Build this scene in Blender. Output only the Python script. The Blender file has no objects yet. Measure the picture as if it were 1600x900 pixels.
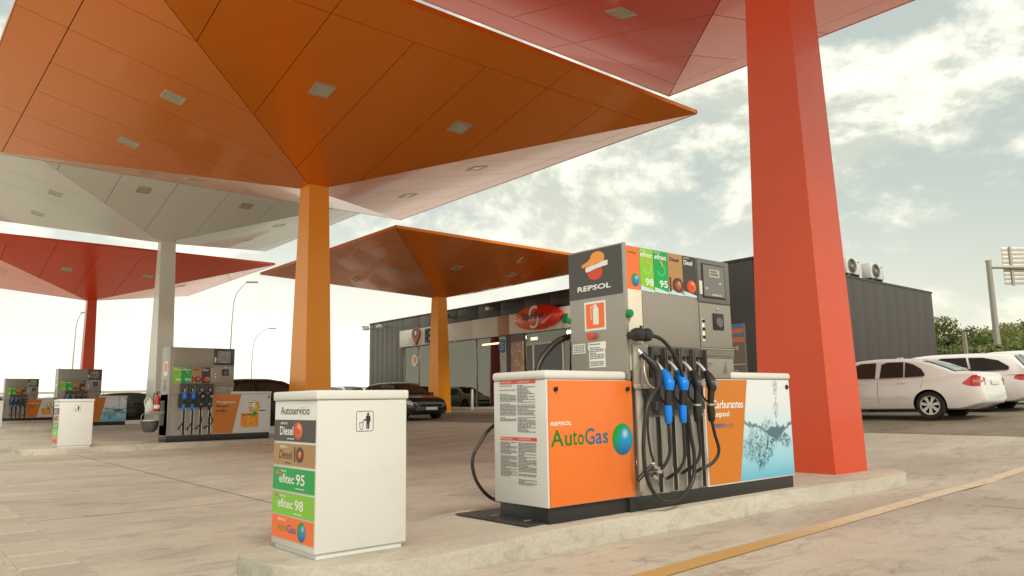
import bpy, bmesh, math, random
import numpy as np
from mathutils import Vector, Matrix
random.seed(7); rng = np.random.default_rng(7)
S = bpy.context.scene; COL = S.collection

# ---------------------------------------------------------------- camera
H = 1.08
YAW, PITCH, ROLL = [math.radians(a) for a in (49.622, 8.571, -0.91)]
Fw = Vector((math.cos(YAW)*math.cos(PITCH), math.sin(YAW)*math.cos(PITCH), math.sin(PITCH)))
Rt = Vector((math.sin(YAW), -math.cos(YAW), 0)); Up = Rt.cross(Fw)
R2 = Rt*math.cos(ROLL)+Up*math.sin(ROLL); U2 = Up*math.cos(ROLL)-Rt*math.sin(ROLL)
cam = bpy.data.objects.new('camera', bpy.data.cameras.new('camera')); COL.objects.link(cam)
cam.matrix_world = Matrix(((R2.x, U2.x, -Fw.x, 0), (R2.y, U2.y, -Fw.y, 0), (R2.z, U2.z, -Fw.z, H), (0, 0, 0, 1)))
cam.data.sensor_width = 36; cam.data.lens = 1183.6*36/1600
cam.data.clip_start = .05; cam.data.clip_end = 3000
S.camera = cam

# ---------------------------------------------------------------- world, sun, exposure
SUN_AZ, SUN_EL = -108.0, 40.0            # azimuth from +X towards +Y
world = bpy.data.worlds.new('World'); S.world = world; world.use_nodes = True
NT = world.node_tree; NT.nodes.clear()
class NB:
    """tiny node builder"""
    def __init__(s, nt): s.nt = nt
    def n(s, t, **k):
        o = s.nt.nodes.new(t)
        for a, v in k.items(): setattr(o, a, v)
        return o
    def put(s, sock, v):
        if isinstance(v, bpy.types.NodeSocket): s.nt.links.new(v, sock)
        elif v is not None: sock.default_value = v
    def m(s, op, a, b=None, c=None, clamp=False):
        o = s.n('ShaderNodeMath', operation=op, use_clamp=clamp); s.put(o.inputs[0], a); s.put(o.inputs[1], b); s.put(o.inputs[2], c); return o.outputs[0]
    def mix(s, f, a, b, blend='MIX'):
        o = s.n('ShaderNodeMix', data_type='RGBA', blend_type=blend)
        s.put(o.inputs[0], f)
        for i, v in ((6, a), (7, b)): s.put(o.inputs[i], (*v, 1) if isinstance(v, tuple) and len(v) == 3 else v)
        return o.outputs[2]
    def ramp(s, f, stops):
        o = s.n('ShaderNodeValToRGB'); r = o.color_ramp
        while len(r.elements) < len(stops): r.elements.new(.5)
        for e, (p, c) in zip(r.elements, stops): e.position = p; e.color = (*c, 1) if len(c) == 3 else c
        s.put(o.inputs[0], f); return o.outputs[0]
    def noise(s, vec, scale, detail=4, rough=.55, dist=0):
        o = s.n('ShaderNodeTexNoise'); s.put(o.inputs['Vector'], vec); s.put(o.inputs['Scale'], scale)
        s.put(o.inputs['Detail'], detail); s.put(o.inputs['Roughness'], rough); s.put(o.inputs['Distortion'], dist); return o.outputs['Fac']
    def mapping(s, vec, scale=(1, 1, 1), loc=(0, 0, 0), rot=(0, 0, 0)):
        o = s.n('ShaderNodeMapping'); s.put(o.inputs['Vector'], vec); s.put(o.inputs['Scale'], scale); s.put(o.inputs['Location'], loc); s.put(o.inputs['Rotation'], rot); return o.outputs[0]
    def maprange(s, v, a, b, c=0, d=1, smooth=True):
        o = s.n('ShaderNodeMapRange', interpolation_type='SMOOTHSTEP' if smooth else 'LINEAR'); o.clamp = True
        for i, x in enumerate((v, a, b, c, d)): s.put(o.inputs[i], x)
        return o.outputs[0]
W = NB(NT)
tc = W.n('ShaderNodeTexCoord').outputs['Generated']
sep = W.n('ShaderNodeSeparateXYZ'); NT.links.new(tc, sep.inputs[0]); dx, dy, dz = sep.outputs
sky = W.n('ShaderNodeTexSky', sky_type='NISHITA'); sky.sun_disc = False
sky.sun_elevation = math.radians(SUN_EL); sky.sun_rotation = math.radians(90-SUN_AZ)
sky.air_density = 1.2; sky.dust_density = 3.0; sky.ozone_density = 1.5
zc = W.m('MAXIMUM', dz, .0)
k = W.m('DIVIDE', 1.0, W.m('ADD', zc, .28))
cv = W.n('ShaderNodeCombineXYZ'); W.put(cv.inputs[0], W.m('MULTIPLY', dx, k)); W.put(cv.inputs[1], W.m('MULTIPLY', dy, k)); W.put(cv.inputs[2], W.m('MULTIPLY', zc, 1.2))
cvec = cv.outputs[0]
cvec = W.mapping(tc, scale=(1, 1, 1.7))
n1 = W.noise(W.mapping(cvec, loc=(1.7, 5.2, .9)), 3.8, 12, .60, .15)
n1b = W.noise(W.mapping(cvec, loc=(1.711, 5.218, .93)), 3.8, 12, .60, .15)       # shifted copy: lit rims of the clouds
n2 = W.noise(W.mapping(cvec, loc=(8, 2, 0)), 1.3, 4, .5)
cover = W.maprange(W.m('ADD', n1, W.m('MULTIPLY', W.m('SUBTRACT', n2, .5), .40)), .41, .54)
lit = W.m('SUBTRACT', n1, n1b)
shade = W.maprange(W.m('ADD', W.m('MULTIPLY', lit, 4.2), W.m('MULTIPLY', W.m('SUBTRACT', .58, n1), 1.5)), -.22, .24)
cloud = W.mix(shade, (.42, .445, .385), (.74, .73, .62))
skyc = W.mix(1.0, sky.outputs[0], (.06, .06, .06), 'MULTIPLY')
blue = W.mix(.80, skyc, (.41, .455, .405))
col = W.mix(cover, blue, cloud)
# bright hazy horizon, brightest towards the hidden sun
sx, sy = math.cos(math.radians(92)), math.sin(math.radians(92))
side = W.maprange(W.m('ADD', W.m('MULTIPLY', dx, sx), W.m('MULTIPLY', dy, sy)), -.2, .95)
hz = W.maprange(dz, 0.0, .30, 1, 0)
glow = W.mix(side, (.56, .56, .42), (.84, .80, .68))
col = W.mix(W.m('MULTIPLY', hz, W.m('ADD', .45, W.m('MULTIPLY', side, .5))), col, glow)
bg = W.n('ShaderNodeBackground'); NT.links.new(col, bg.inputs[0]); bg.inputs[1].default_value = 1.0
out = W.n('ShaderNodeOutputWorld'); NT.links.new(bg.outputs[0], out.inputs[0])

sl = bpy.data.lights.new('sun', 'SUN'); sl.energy = 1.5; sl.angle = math.radians(13); sl.color = (1, .93, .80)
sun = bpy.data.objects.new('sun', sl); COL.objects.link(sun)
a, e = math.radians(SUN_AZ), math.radians(SUN_EL)
sun.rotation_euler = Vector((math.cos(a)*math.cos(e), math.sin(a)*math.cos(e), math.sin(e))).to_track_quat('Z', 'Y').to_euler()
S.view_settings.view_transform = 'Standard'; S.view_settings.look = 'None'; S.view_settings.gamma = 1
S.view_settings.exposure = 0.68

# ---------------------------------------------------------------- materials
def s3(r, g, b):
    f = lambda c: c/12.92 if c <= .04045 else ((c+.055)/1.055)**2.4
    return tuple(f(x/255) for x in (r, g, b))
MATS = {}
def mat(name, rgb, rough=.5, metal=0., coat=0., var=.12, scale=3., bump=0., bscale=None, spec=.5, emit=None, dirt=0., stretch=(1, 1, 1), coatior=1.5):
    if name in MATS: return MATS[name]
    m = bpy.data.materials.new(name); m.use_nodes = True; B = NB(m.node_tree)
    p = m.node_tree.nodes['Principled BSDF']; P = p.inputs
    oc = B.mapping(B.n('ShaderNodeTexCoord').outputs['Object'], scale=stretch)
    n = B.noise(oc, scale, 6, .6)
    lo = tuple(c*(1-var) for c in rgb); hi = tuple(min(1, c*(1+var)) for c in rgb)
    c = B.mix(n, lo, hi)
    if dirt:
        d = B.noise(oc, scale*2.7, 8, .7, .4)
        c = B.mix(B.maprange(d, .52, .8, 0, dirt), c, tuple(x*.35 for x in rgb))
    B.put(P['Base Color'], c)
    B.put(P['Roughness'], B.m('ADD', rough-.05, B.m('MULTIPLY', n, .1)) if rough > .06 else rough)
    P['Metallic'].default_value = metal; P['Coat Weight'].default_value = coat; P['Coat Roughness'].default_value = .05; P['Coat IOR'].default_value = coatior
    P['Specular IOR Level'].default_value = spec
    if emit: P['Emission Color'].default_value = (*emit[0], 1); P['Emission Strength'].default_value = emit[1]
    if bump:
        b = B.n('ShaderNodeBump'); b.inputs['Strength'].default_value = 1; b.inputs['Distance'].default_value = bump
        B.put(b.inputs['Height'], B.noise(oc, bscale or scale*4, 6, .6)); B.put(P['Normal'], b.outputs[0])
    MATS[name] = m; return m

def concrete(name, base, stain, scale=1.0, rough=.55, edge=None):
    m = bpy.data.materials.new(name); m.use_nodes = True; B = NB(m.node_tree); p = m.node_tree.nodes['Principled BSDF']
    oc = B.n('ShaderNodeTexCoord').outputs['Object']
    st = B.mapping(oc, scale=(.22, .42, 1), rot=(0, 0, -.12))
    n1 = B.noise(st, 1.5*scale, 7, .62, .6); n2 = B.noise(oc, .22*scale, 5, .6, .3); n3 = B.noise(oc, 34, 5, .7)
    n4 = B.noise(B.mapping(oc, scale=(.6, 1.5, 1), rot=(0, 0, .2)), 3.2, 8, .7, 1.2)
    c = B.mix(B.maprange(n1, .33, .68), stain, base)
    c = B.mix(B.maprange(n2, .4, .66, 0, .5), c, tuple(min(1, x*1.22) for x in base))
    c = B.mix(B.maprange(n4, .47, .74, 0, .75), c, tuple(x*.6 for x in stain))
    n5 = B.noise(B.mapping(oc, loc=(9, 4, 0)), .9, 8, .75, .8); c = B.mix(B.maprange(n5, .60, .72, 0, .55), c, tuple(x*.45 for x in stain))
    c = B.mix(.30, c, B.mix(n3, (0.05, .04, .03), (1, .97, .9)), 'OVERLAY')
    sp = B.n('ShaderNodeTexVoronoi'); B.put(sp.inputs['Vector'], oc); sp.inputs['Scale'].default_value = 4.3
    c = B.mix(B.maprange(sp.outputs['Distance'], .03, .055, .5, 0), c, (.10, .08, .06))
    B.put(p.inputs['Base Color'], c)
    B.put(p.inputs['Roughness'], B.maprange(n1, .3, .7, rough+.12, rough-.1, False))
    b = B.n('ShaderNodeBump'); b.inputs['Distance'].default_value = .0035; b.inputs['Strength'].default_value = 1
    B.put(b.inputs['Height'], B.m('ADD', n3, B.m('MULTIPLY', n4, 1.5))); B.put(p.inputs['Normal'], b.outputs[0])
    return m

C_CONC = concrete('concrete', (.53, .50, .42), (.39, .365, .30))
C_KERB = concrete('kerb_concrete', (.51, .485, .41), (.43, .405, .335), 1.6, .7)
C_ASPH = concrete('old_asphalt', (.24, .205, .155), (.17, .145, .11), 1.0, .75)
WHITE = mat('white_paint', (.66, .655, .62), .35, coat=.3, var=.04, scale=2, dirt=.12)
LID = mat('white_plastic', (.70, .695, .66), .4, var=.05, dirt=.08)
SILVER = mat('brushed_grey', (.36, .335, .295), .38, metal=.45, var=.07, scale=5, stretch=(1, 1, 14))
SILV2 = mat('grey_panel', (.31, .285, .245), .42, metal=.3, var=.06, scale=5, stretch=(14, 1, 1))
DKGREY = mat('dark_grey_panel', (.075, .07, .065), .4, var=.1)
BLACK = mat('black_plastic', (.018, .017, .016), .45, var=.2, bump=.0005)
RUBBER = mat('black_rubber', (.022, .020, .018), .42, var=.2)
CHROME = mat('chrome', (.75, .74, .72), .18, metal=1, var=.05)
SPOUT = mat('nozzle_aluminium', (.78, .76, .72), .42, metal=.5); DARK = mat('dark_gap', (.03, .02, .015), .8)
PRINTW = mat('print_white', (.85, .84, .80), .45, var=.02)
PRINTK = mat('print_black', (.02, .02, .02), .45, var=.1)
INKG = mat('print_grey_ink', (.16, .155, .15), .6, var=.1)
ORANGE_P = mat('orange_print', (.78, .175, .022), .35, coat=.2, var=.05, dirt=.05)
ORANGE_D = mat('deep_orange_print', (.58, .175, .005), .4, coat=.2, var=.05)
LIME = mat('lime_print', (.22, .55, .03), .4, var=.05); GREEN = mat('green_print', (.0, .36, .07), .4, var=.05)
TAN = mat('tan_print', (.42, .235, .085), .4, var=.05); CHAR = mat('charcoal_print', (.045, .042, .04), .4, var=.1)
ORSOFT = mat('soft_orange_print', (.92, .17, .035), .4, var=.04)
LOGO_O = mat('logo_orange', (.93, .33, .05), .4, var=.03); LOGO_R = mat('logo_red', (.72, .06, .02), .4, var=.03)
GRN_T = mat('green_ink', (.0, .19, .01), .4, var=.02); BLU_T = mat('blue_ink', (.01, .12, .35), .4, var=.02); TEAL_T = mat('teal_ink', (.005, .15, .2), .4, var=.02)
REDP = mat('red_print', (.70, .06, .02), .4, var=.05)
BLUE_N = mat('blue_nozzle_plastic', (.0, .21, .80), .35, var=.06)
GREENK = mat('green_cap', (.0, .22, .06), .4); REDK = mat('red_button', (.62, .06, .025), .4)
LCD = mat('lcd_glass', (.42, .42, .33), .15, var=.03); SCREEN = mat('display_glass', (.16, .155, .15), .12, coat=.5, var=.05)
DKBR = mat('dark_brown_print', (.085, .028, .012), .4); COPPER = mat('copper_print', (.30, .08, .025), .4, var=.2, scale=20)

def ball_mat(name, center, r, cols, axis='front'):
    """printed globe: a green to blue or orange ball drawn flat with its own highlight, a design of the print"""
    m = bpy.data.materials.new(name); m.use_nodes = True; B = NB(m.node_tree); p = m.node_tree.nodes['Principled BSDF']
    oc = B.n('ShaderNodeTexCoord').outputs['Object']
    sp = B.n('ShaderNodeSeparateXYZ'); B.put(sp.inputs[0], oc)
    a = sp.outputs[0] if axis == 'front' else B.m('MULTIPLY', sp.outputs[1], -1.0)
    x = B.m('DIVIDE', B.m('SUBTRACT', a, center[0]), r); y = B.m('DIVIDE', B.m('SUBTRACT', sp.outputs[2], center[1]), r)
    def dist(cx, cy): return B.m('SQRT', B.m('ADD', B.m('POWER', B.m('SUBTRACT', x, cx), 2.0), B.m('POWER', B.m('SUBTRACT', y, cy), 2.0)))
    c = B.mix(B.maprange(dist(.35, -.1), .35, 1.15), cols[1], cols[0])
    c = B.mix(B.maprange(y, .1, -1., 0, .8), c, cols[2])
    c = B.mix(B.maprange(dist(.25, .35), .05, .42, .85, 0), c, cols[3])
    B.put(p.inputs['Base Color'], c); p.inputs['Roughness'].default_value = .4
    return m

# ---------------------------------------------------------------- helpers
def meta(o, label=None, cat=None, group=None, kind=None):
    if label: o['label'] = label
    if cat: o['category'] = cat
    if group: o['group'] = group
    if kind: o['kind'] = kind
    return o
def root(name, label, cat, loc=(0, 0, 0), rz=0, group=None, kind=None):
    o = bpy.data.objects.new(name, None); COL.objects.link(o); o.location = loc; o.rotation_euler = (0, 0, rz); o.empty_display_size = .2
    return meta(o, label, cat, group, kind)
def obj(name, me, parent=None, mats=None):
    o = bpy.data.objects.new(name, me); COL.objects.link(o)
    if mats:
        for m in mats: me.materials.append(m)
    if parent: o.parent = parent
    return o
def bm_obj(name, bm, mats, parent=None, smooth=None):
    me = bpy.data.meshes.new(name); bmesh.ops.recalc_face_normals(bm, faces=bm.faces); bm.to_mesh(me); bm.free()
    if not isinstance(mats, (list, tuple)): mats = [mats]
    if smooth is not None:
        me.polygons.foreach_set('use_smooth', [True]*len(me.polygons)); me.set_sharp_from_angle(angle=math.radians(smooth))
    return obj(name, me, parent, mats)
def py_obj(name, vs, fs, mats, parent=None, smooth=None, idx=None):
    me = bpy.data.meshes.new(name); me.from_pydata([tuple(v) for v in vs], [], fs)
    if idx: me.polygons.foreach_set('material_index', idx)
    if not isinstance(mats, (list, tuple)): mats = [mats]
    if smooth is not None:
        me.polygons.foreach_set('use_smooth', [True]*len(me.polygons)); me.set_sharp_from_angle(angle=math.radians(smooth))
    return obj(name, me, parent, mats)
def box(bm, x0, x1, y0, y1, z0, z1, mi=0, bev=0., seg=2):
    vs = [bm.verts.new((x, y, z)) for x in (x0, x1) for y in (y0, y1) for z in (z0, z1)]
    fs = [bm.faces.new([vs[i] for i in q]) for q in ((0, 1, 3, 2), (4, 6, 7, 5), (0, 4, 5, 1), (2, 3, 7, 6), (0, 2, 6, 4), (1, 5, 7, 3))]
    for f in fs: f.material_index = mi
    if bev:
        es = list({e for f in fs for e in f.edges})
        bmesh.ops.bevel(bm, geom=es, offset=bev, segments=seg, affect='EDGES', profile=.5, material=-1)
def boxo(name, d, m, parent=None, bev=0.):
    bm = bmesh.new(); box(bm, *d, bev=bev); return bm_obj(name, bm, m, parent, 40 if bev else None)
def spline(pts, n=8):
    pts = [Vector(p) for p in pts]; P = [2*pts[0]-pts[1]]+pts+[2*pts[-1]-pts[-2]]; o = []
    for i in range(1, len(P)-2):
        for k in range(n):
            t = k/n; a, b, c, d = P[i-1:i+3]
            o.append(.5*((2*b)+(c-a)*t+(2*a-5*b+4*c-d)*t*t+(3*b-a-3*c+d)*t**3))
    return o+[pts[-1]]
def tube(bm, pts, r, seg=8, mi=0, cap=True):
    pts = [Vector(p) for p in pts]; n = len(pts); rr = r if isinstance(r, (list, tuple)) else [r]*n; rings = []
    t0 = (pts[1]-pts[0]).normalized(); u = t0.orthogonal().normalized()
    for i, p in enumerate(pts):
        t = (pts[min(i+1, n-1)]-pts[max(i-1, 0)]).normalized(); u = (u-t*u.dot(t)).normalized(); v = t.cross(u)
        rings.append([bm.verts.new(p+(u*math.cos(q)+v*math.sin(q))*rr[i]) for q in [2*math.pi*j/seg for j in range(seg)]])
    for A, B in zip(rings, rings[1:]):
        for j in range(seg): f = bm.faces.new((A[j], A[(j+1) % seg], B[(j+1) % seg], B[j])); f.material_index = mi
    if cap:
        for g in (rings[0][::-1], rings[-1]): f = bm.faces.new(g); f.material_index = mi
def tubeo(name, pts, r, m, parent=None, n=8, seg=10, sp=True):
    bm = bmesh.new(); P = spline(pts, n) if sp else pts
    if isinstance(r, list) and sp: r = list(np.interp(np.linspace(0, len(pts)-1, len(P)), range(len(pts)), r))
    tube(bm, P, r, seg); return bm_obj(name, bm, m, parent, 50)
def lathe(bm, prof, axis='z', seg=24, c=(0, 0, 0), mi=0, cap=True):
    rings = []
    for r, h in prof:
        ring = []
        for j in range(seg):
            q = 2*math.pi*j/seg; a, b = r*math.cos(q), r*math.sin(q)
            p = {'z': (a, b, h), 'y': (a, h, b), 'x': (h, a, b)}[axis]
            ring.append(bm.verts.new(Vector(c)+Vector(p)))
        rings.append(ring)
    for A, B in zip(rings, rings[1:]):
        for j in range(seg): f = bm.faces.new((A[j], A[(j+1) % seg], B[(j+1) % seg], B[j])); f.material_index = mi
    for g in (rings[0], rings[-1]):
        if cap and (g[0].co-g[seg//2].co).length > 1e-4: f = bm.faces.new(g); f.material_index = mi
def prism(bm, poly, z0, z1, mi=0):
    a = [bm.verts.new((x, y, z0)) for x, y in poly]; b = [bm.verts.new((x, y, z1)) for x, y in poly]; n = len(a)
    fs = [bm.faces.new(a[::-1]), bm.faces.new(b)]+[bm.faces.new((a[i], a[(i+1) % n], b[(i+1) % n], b[i])) for i in range(n)]
    for f in fs: f.material_index = mi
    return fs
DG = bpy.context.evaluated_depsgraph_get
TXT = {}
def text_geo(s, bold=0.):
    if (s, bold) in TXT: return TXT[s, bold]
    cu = bpy.data.curves.new('t', 'FONT'); cu.body = s; cu.size = 1; cu.offset = bold; cu.resolution_u = 3
    o = bpy.data.objects.new('t', cu); COL.objects.link(o); dg = DG(); dg.update()
    me = bpy.data.meshes.new_from_object(o.evaluated_get(dg)); vs = [(v.co.x, v.co.y) for v in me.vertices]; fs = [tuple(p.vertices) for p in me.polygons]
    bpy.data.objects.remove(o); bpy.data.curves.remove(cu); bpy.data.meshes.remove(me)
    x0 = min(v[0] for v in vs); x1 = max(v[0] for v in vs); y0 = min(v[1] for v in vs); y1 = max(v[1] for v in vs)
    TXT[s, bold] = ([((x-x0)/(x1-x0), (y-y0)/(y1-y0)) for x, y in vs], fs); return TXT[s, bold]
class Sheet:
    """flat print on a face. face 'front' = plane y=const facing -y; 'side' = plane x=const facing -x (a runs to +y)"""
    def __init__(s, face, at): s.f = face; s.at = at; s.v = []; s.fc = []; s.i = []; s.m = []
    def mi(s, m):
        if m not in s.m: s.m.append(m)
        return s.m.index(m)
    def P(s, a, b, d): return (a, s.at-d, b) if s.f == 'front' else (s.at-d, a, b)
    def poly(s, pts, m, d=.003):
        n = len(s.v); s.v += [s.P(a, b, d) for a, b in pts]; s.fc.append(tuple(range(n, n+len(pts)))); s.i.append(s.mi(m))
    def rect(s, a0, a1, b0, b1, m, d=.003): s.poly([(a0, b0), (a1, b0), (a1, b1), (a0, b1)], m, d)
    def disc(s, a, b, ra, rb, m, d=.004, n=28, t0=0, t1=2*math.pi, rot=0):
        q = [t0+(t1-t0)*i/n for i in range(n+(t1-t0 < 6.28))]
        s.poly([(a+ra*math.cos(t)*math.cos(rot)-rb*math.sin(t)*math.sin(rot), b+ra*math.cos(t)*math.sin(rot)+rb*math.sin(t)*math.cos(rot)) for t in q], m, d)
    def text(s, t, a0, a1, b0, b1, m, d=.005, shear=0., bold=0.015):
        vs, fs = text_geo(t, bold); n = len(s.v); w = a1-a0; sg = 1 if w > 0 else -1
        s.v += [s.P(a0+w*x+sg*shear*(b1-b0)*y, b0+(b1-b0)*y, d) for x, y in vs]
        k = s.mi(m)
        for f in fs: s.fc.append(tuple(n+i for i in f)); s.i.append(k)
    def lines(s, a0, a1, b0, b1, m, rows, d=.004, seed=1):
        """tiny illegible body text: broken strokes"""
        r = random.Random(seed); dh = (b1-b0)/rows; sg = 1 if a1 > a0 else -1
        for i in range(rows):
            if r.random() < .13: continue
            y = b1-dh*(i+.5); x = 0; L = abs(a1-a0)*(1 if r.random() < .7 else r.uniform(.3, .9))
            while x < L-.006:
                w = min(r.uniform(.012, .04), L-x); s.rect(a0+sg*x, a0+sg*(x+w), y-dh*.26, y+dh*.26, m, d); x += w+.006
    def build(s, name, parent): return py_obj(name, s.v, s.fc, s.m, parent, idx=s.i)
def G(u, v):
    A = .009*np.clip(v-5, 0, 50); t = np.clip((u-10.2)/15.3, 0, 1); return A+(.82-A)*t
def Gf(u, v): return float(G(np.float64(u), np.float64(v)))

# ---------------------------------------------------------------- ground
def ground_sheet(name, xs, ys, off, m, **k):
    X, Y = np.meshgrid(xs, ys, indexing='ij'); Z = G(X, Y)+off; ny = len(ys)
    vs = np.stack([X, Y, Z], -1).reshape(-1, 3).tolist()
    fs = [(i*ny+j, (i+1)*ny+j, (i+1)*ny+j+1, i*ny+j+1) for i in range(len(xs)-1) for j in range(ny-1)]
    o = py_obj(name, vs, fs, m, smooth=60); return meta(o, kind='structure', **k)
gx = np.concatenate([[-900, -400, -150, -60, -30], np.arange(-20, 32, 1.0), [40, 60, 100, 200, 500, 1000]])
gy = np.concatenate([[-900, -400, -150, -60, -30], np.arange(-20, 60, 1.5), [70, 100, 200, 500, 1000]])
ground_sheet('forecourt_ground', gx, gy, 0, C_CONC, label='pale worn concrete forecourt ground with tyre-polished streaks')
ground_sheet('asphalt_lot', np.arange(16.1, 25, 1.0), np.arange(-40, 61, 2.0), .004, C_ASPH, label='brown-grey asphalt strip where the cars are parked')
ground_sheet('asphalt_lot', np.concatenate([np.arange(24.1, 32, 1.0), [60]]), np.arange(-40, 15, 2.0), .008, C_ASPH, label='asphalt parking area beside the shop wall')
# concrete slab joints
JNT = mat('joint', (.14, .115, .08), .9)
def strip(bm, p, q, w, off):
    p, q = Vector((*p, 0)), Vector((*q, 0)); n = (q-p).normalized(); s = Vector((-n.y, n.x, 0))*w/2; N = max(1, int((q-p).length/1.0)); pr = None
    for i in range(N+1):
        c = p.lerp(q, i/N); a, b = c-s, c+s
        r = [bm.verts.new((x.x, x.y, Gf(x.x, x.y)+off)) for x in (a, b)]
        if pr: bm.faces.new((pr[0], r[0], r[1], pr[1]))
        pr = r
bm = bmesh.new()
for v in (1.2, 8.6, 12.9, 17.0): strip(bm, (-4, v), (16, v), .012, .003)
for u in (-2.5, 3.5, 8.5, 13.0): strip(bm, (u, -8), (u, 2.9), .012, .003); strip(bm, (u, 6.5), (u, 18.5), .012, .003)
meta(bm_obj('slab_joints', bm, JNT), 'narrow dark saw-cut joints between the concrete forecourt slabs', kind='structure')
# yellow line
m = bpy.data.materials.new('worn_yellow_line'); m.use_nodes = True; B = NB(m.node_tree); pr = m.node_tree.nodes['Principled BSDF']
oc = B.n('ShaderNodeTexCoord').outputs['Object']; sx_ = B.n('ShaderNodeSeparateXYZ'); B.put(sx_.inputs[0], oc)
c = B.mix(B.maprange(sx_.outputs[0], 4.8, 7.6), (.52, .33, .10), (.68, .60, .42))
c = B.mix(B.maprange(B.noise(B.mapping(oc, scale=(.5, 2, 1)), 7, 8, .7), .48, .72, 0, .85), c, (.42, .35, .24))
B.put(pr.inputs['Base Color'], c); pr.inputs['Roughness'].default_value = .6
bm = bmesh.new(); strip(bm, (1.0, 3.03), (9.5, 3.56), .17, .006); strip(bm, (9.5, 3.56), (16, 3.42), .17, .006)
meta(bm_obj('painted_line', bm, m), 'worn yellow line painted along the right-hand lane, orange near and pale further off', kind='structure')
# pavers
pav = root('paver_strip', 'strip of uneven square stone pavers bordering the concrete at the lower left', None, kind='structure')
bm = bmesh.new(); box(bm, -1.7, 1.29, -3, 26, -.05, .0035)
bm_obj('bedding', bm, mat('bedding_sand', (.085, .07, .045), .95, bump=.004, bscale=40), pav)
for i in range(3):
    mat('paver%d' % i, [(.45, .41, .33), (.41, .375, .305), (.47, .42, .33)][i], .8, var=.2, scale=3, bump=.004, bscale=30, dirt=.25)
pm = []
for k in range(3):
    bm = bmesh.new(); box(bm, -.5, .5, -.5, .5, -.05, .0, bev=.018, seg=2); me = bpy.data.meshes.new('paver'); bm.to_mesh(me); bm.free()
    me.materials.append(MATS['paver%d' % k]); pm.append(me)
for c in range(5):
    v = -2.5+.2*(c % 2); u1 = 1.275-c*.41
    while v < 17:
        L = random.uniform(.50, .66)
        o = obj('paver', random.choice(pm), pav); o.location = (u1-.2, v+L/2, Gf(0, v)+.02+random.uniform(-.006, .006)); o.scale = (.372, L-.036, 1)
        o.rotation_euler = (random.uniform(-.006, .006), random.uniform(-.006, .006), random.uniform(-.015, .015)); v += L

# ---------------------------------------------------------------- islands
def island(u0, u1, v0, v1, zt, label):
    r = .45; pts = []
    for cx, cy, a0, rr in ((u0+r, v0+r, 180, r), (u1-.75, v0+.75, 270, .75), (u1-.75, v1-.75, 0, .75), (u0+r, v1-r, 90, r)):
        for i in range(9): q = math.radians(a0+90*i/8); pts.append((cx+rr*math.cos(q), cy+rr*math.sin(q)))
    bm = bmesh.new(); fs = prism(bm, pts, Gf(u0, v0)-.1, zt)
    es = [e for e in fs[1].edges]; bmesh.ops.bevel(bm, geom=es, offset=.02, segments=3, affect='EDGES')
    o = bm_obj('pump_island', bm, C_KERB, smooth=40); return meta(o, label, kind='structure')
ROWS = [.13, .255, .40, .50]
def near_island():
    us = [1.93, 1.935, 1.95, 1.98, 2.03, 2.10, 2.20, 2.35, 2.55, 2.8, 3.2, 3.6, 4.0, 4.5, 5.2, 6, 7, 8, 9, 9.6, 9.9, 10.1, 10.25, 10.37, 10.44, 10.48]
    lo = lambda u: float(np.interp(u, [1.93, 1.935, 1.95, 1.98, 2.03, 2.10, 2.20, 2.35, 2.55, 2.8, 9.6, 9.9, 10.1, 10.25, 10.37, 10.44, 10.48], [4.95, 4.86, 4.74, 4.60, 4.48, 4.39, 4.31, 4.23, 4.17, 4.14, 4.16, 4.20, 4.27, 4.37, 4.51, 4.66, 4.85]))
    hi = lambda u: float(np.interp(u, [1.93, 1.95, 1.98, 2.03, 2.1, 2.2, 2.35, 3.2, 3.8, 4.5, 6, 9.6, 10.1, 10.37, 10.44, 10.48], [5.02, 5.10, 5.16, 5.20, 5.24, 5.27, 5.29, 5.32, 5.38, 5.52, 5.85, 5.95, 5.75, 5.40, 5.15, 4.9]))
    zt = lambda u: .13+.04*float(np.clip((u-3.0)/.9, 0, 1))-.03*float(np.clip((u-7.8)/1.5, 0, 1))
    bm = bmesh.new(); rows = []
    for i, u in enumerate(us):
        a_, b_, z = lo(u), hi(u), zt(u); w = 1 if .02 < i/len(us) else 1
        e = .014 if b_-a_ > .2 else .004; uu = min(max(u, 1.94), 10.46) if e else u
        rows.append([bm.verts.new(p) for p in ((u, a_, -.08), (u, a_, z-.02), (u, a_+e*.35, z-.006), (u, a_+e*1.3, z)) ]+[bm.verts.new((u, a_+(b_-a_)*t, z)) for t in (.33, .66)]+[bm.verts.new(p) for p in ((u, b_-e*1.3, z), (u, b_-e*.35, z-.006), (u, b_, z-.02), (u, b_, -.08))])
    for A_, B_ in zip(rows, rows[1:]):
        for j in range(9): bm.faces.new((A_[j], A_[j+1], B_[j+1], B_[j]))
    bm.faces.new(rows[0]); bm.faces.new(rows[-1])
    meta(bm_obj('pump_island', bm, C_KERB, smooth=35), 'raised concrete island under the nearest pump, its rounded end in front', kind='structure')
near_island()
island(2.6, 11.6, 19.0, 21.3, .255, 'raised concrete island of the second pump row')
island(2.9, 11.8, 34.65, 36.9, .40, 'raised concrete island of the third pump row')
island(2.9, 11.8, 49.3, 51.6, .50, 'raised concrete island of the farthest pump row')

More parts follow.
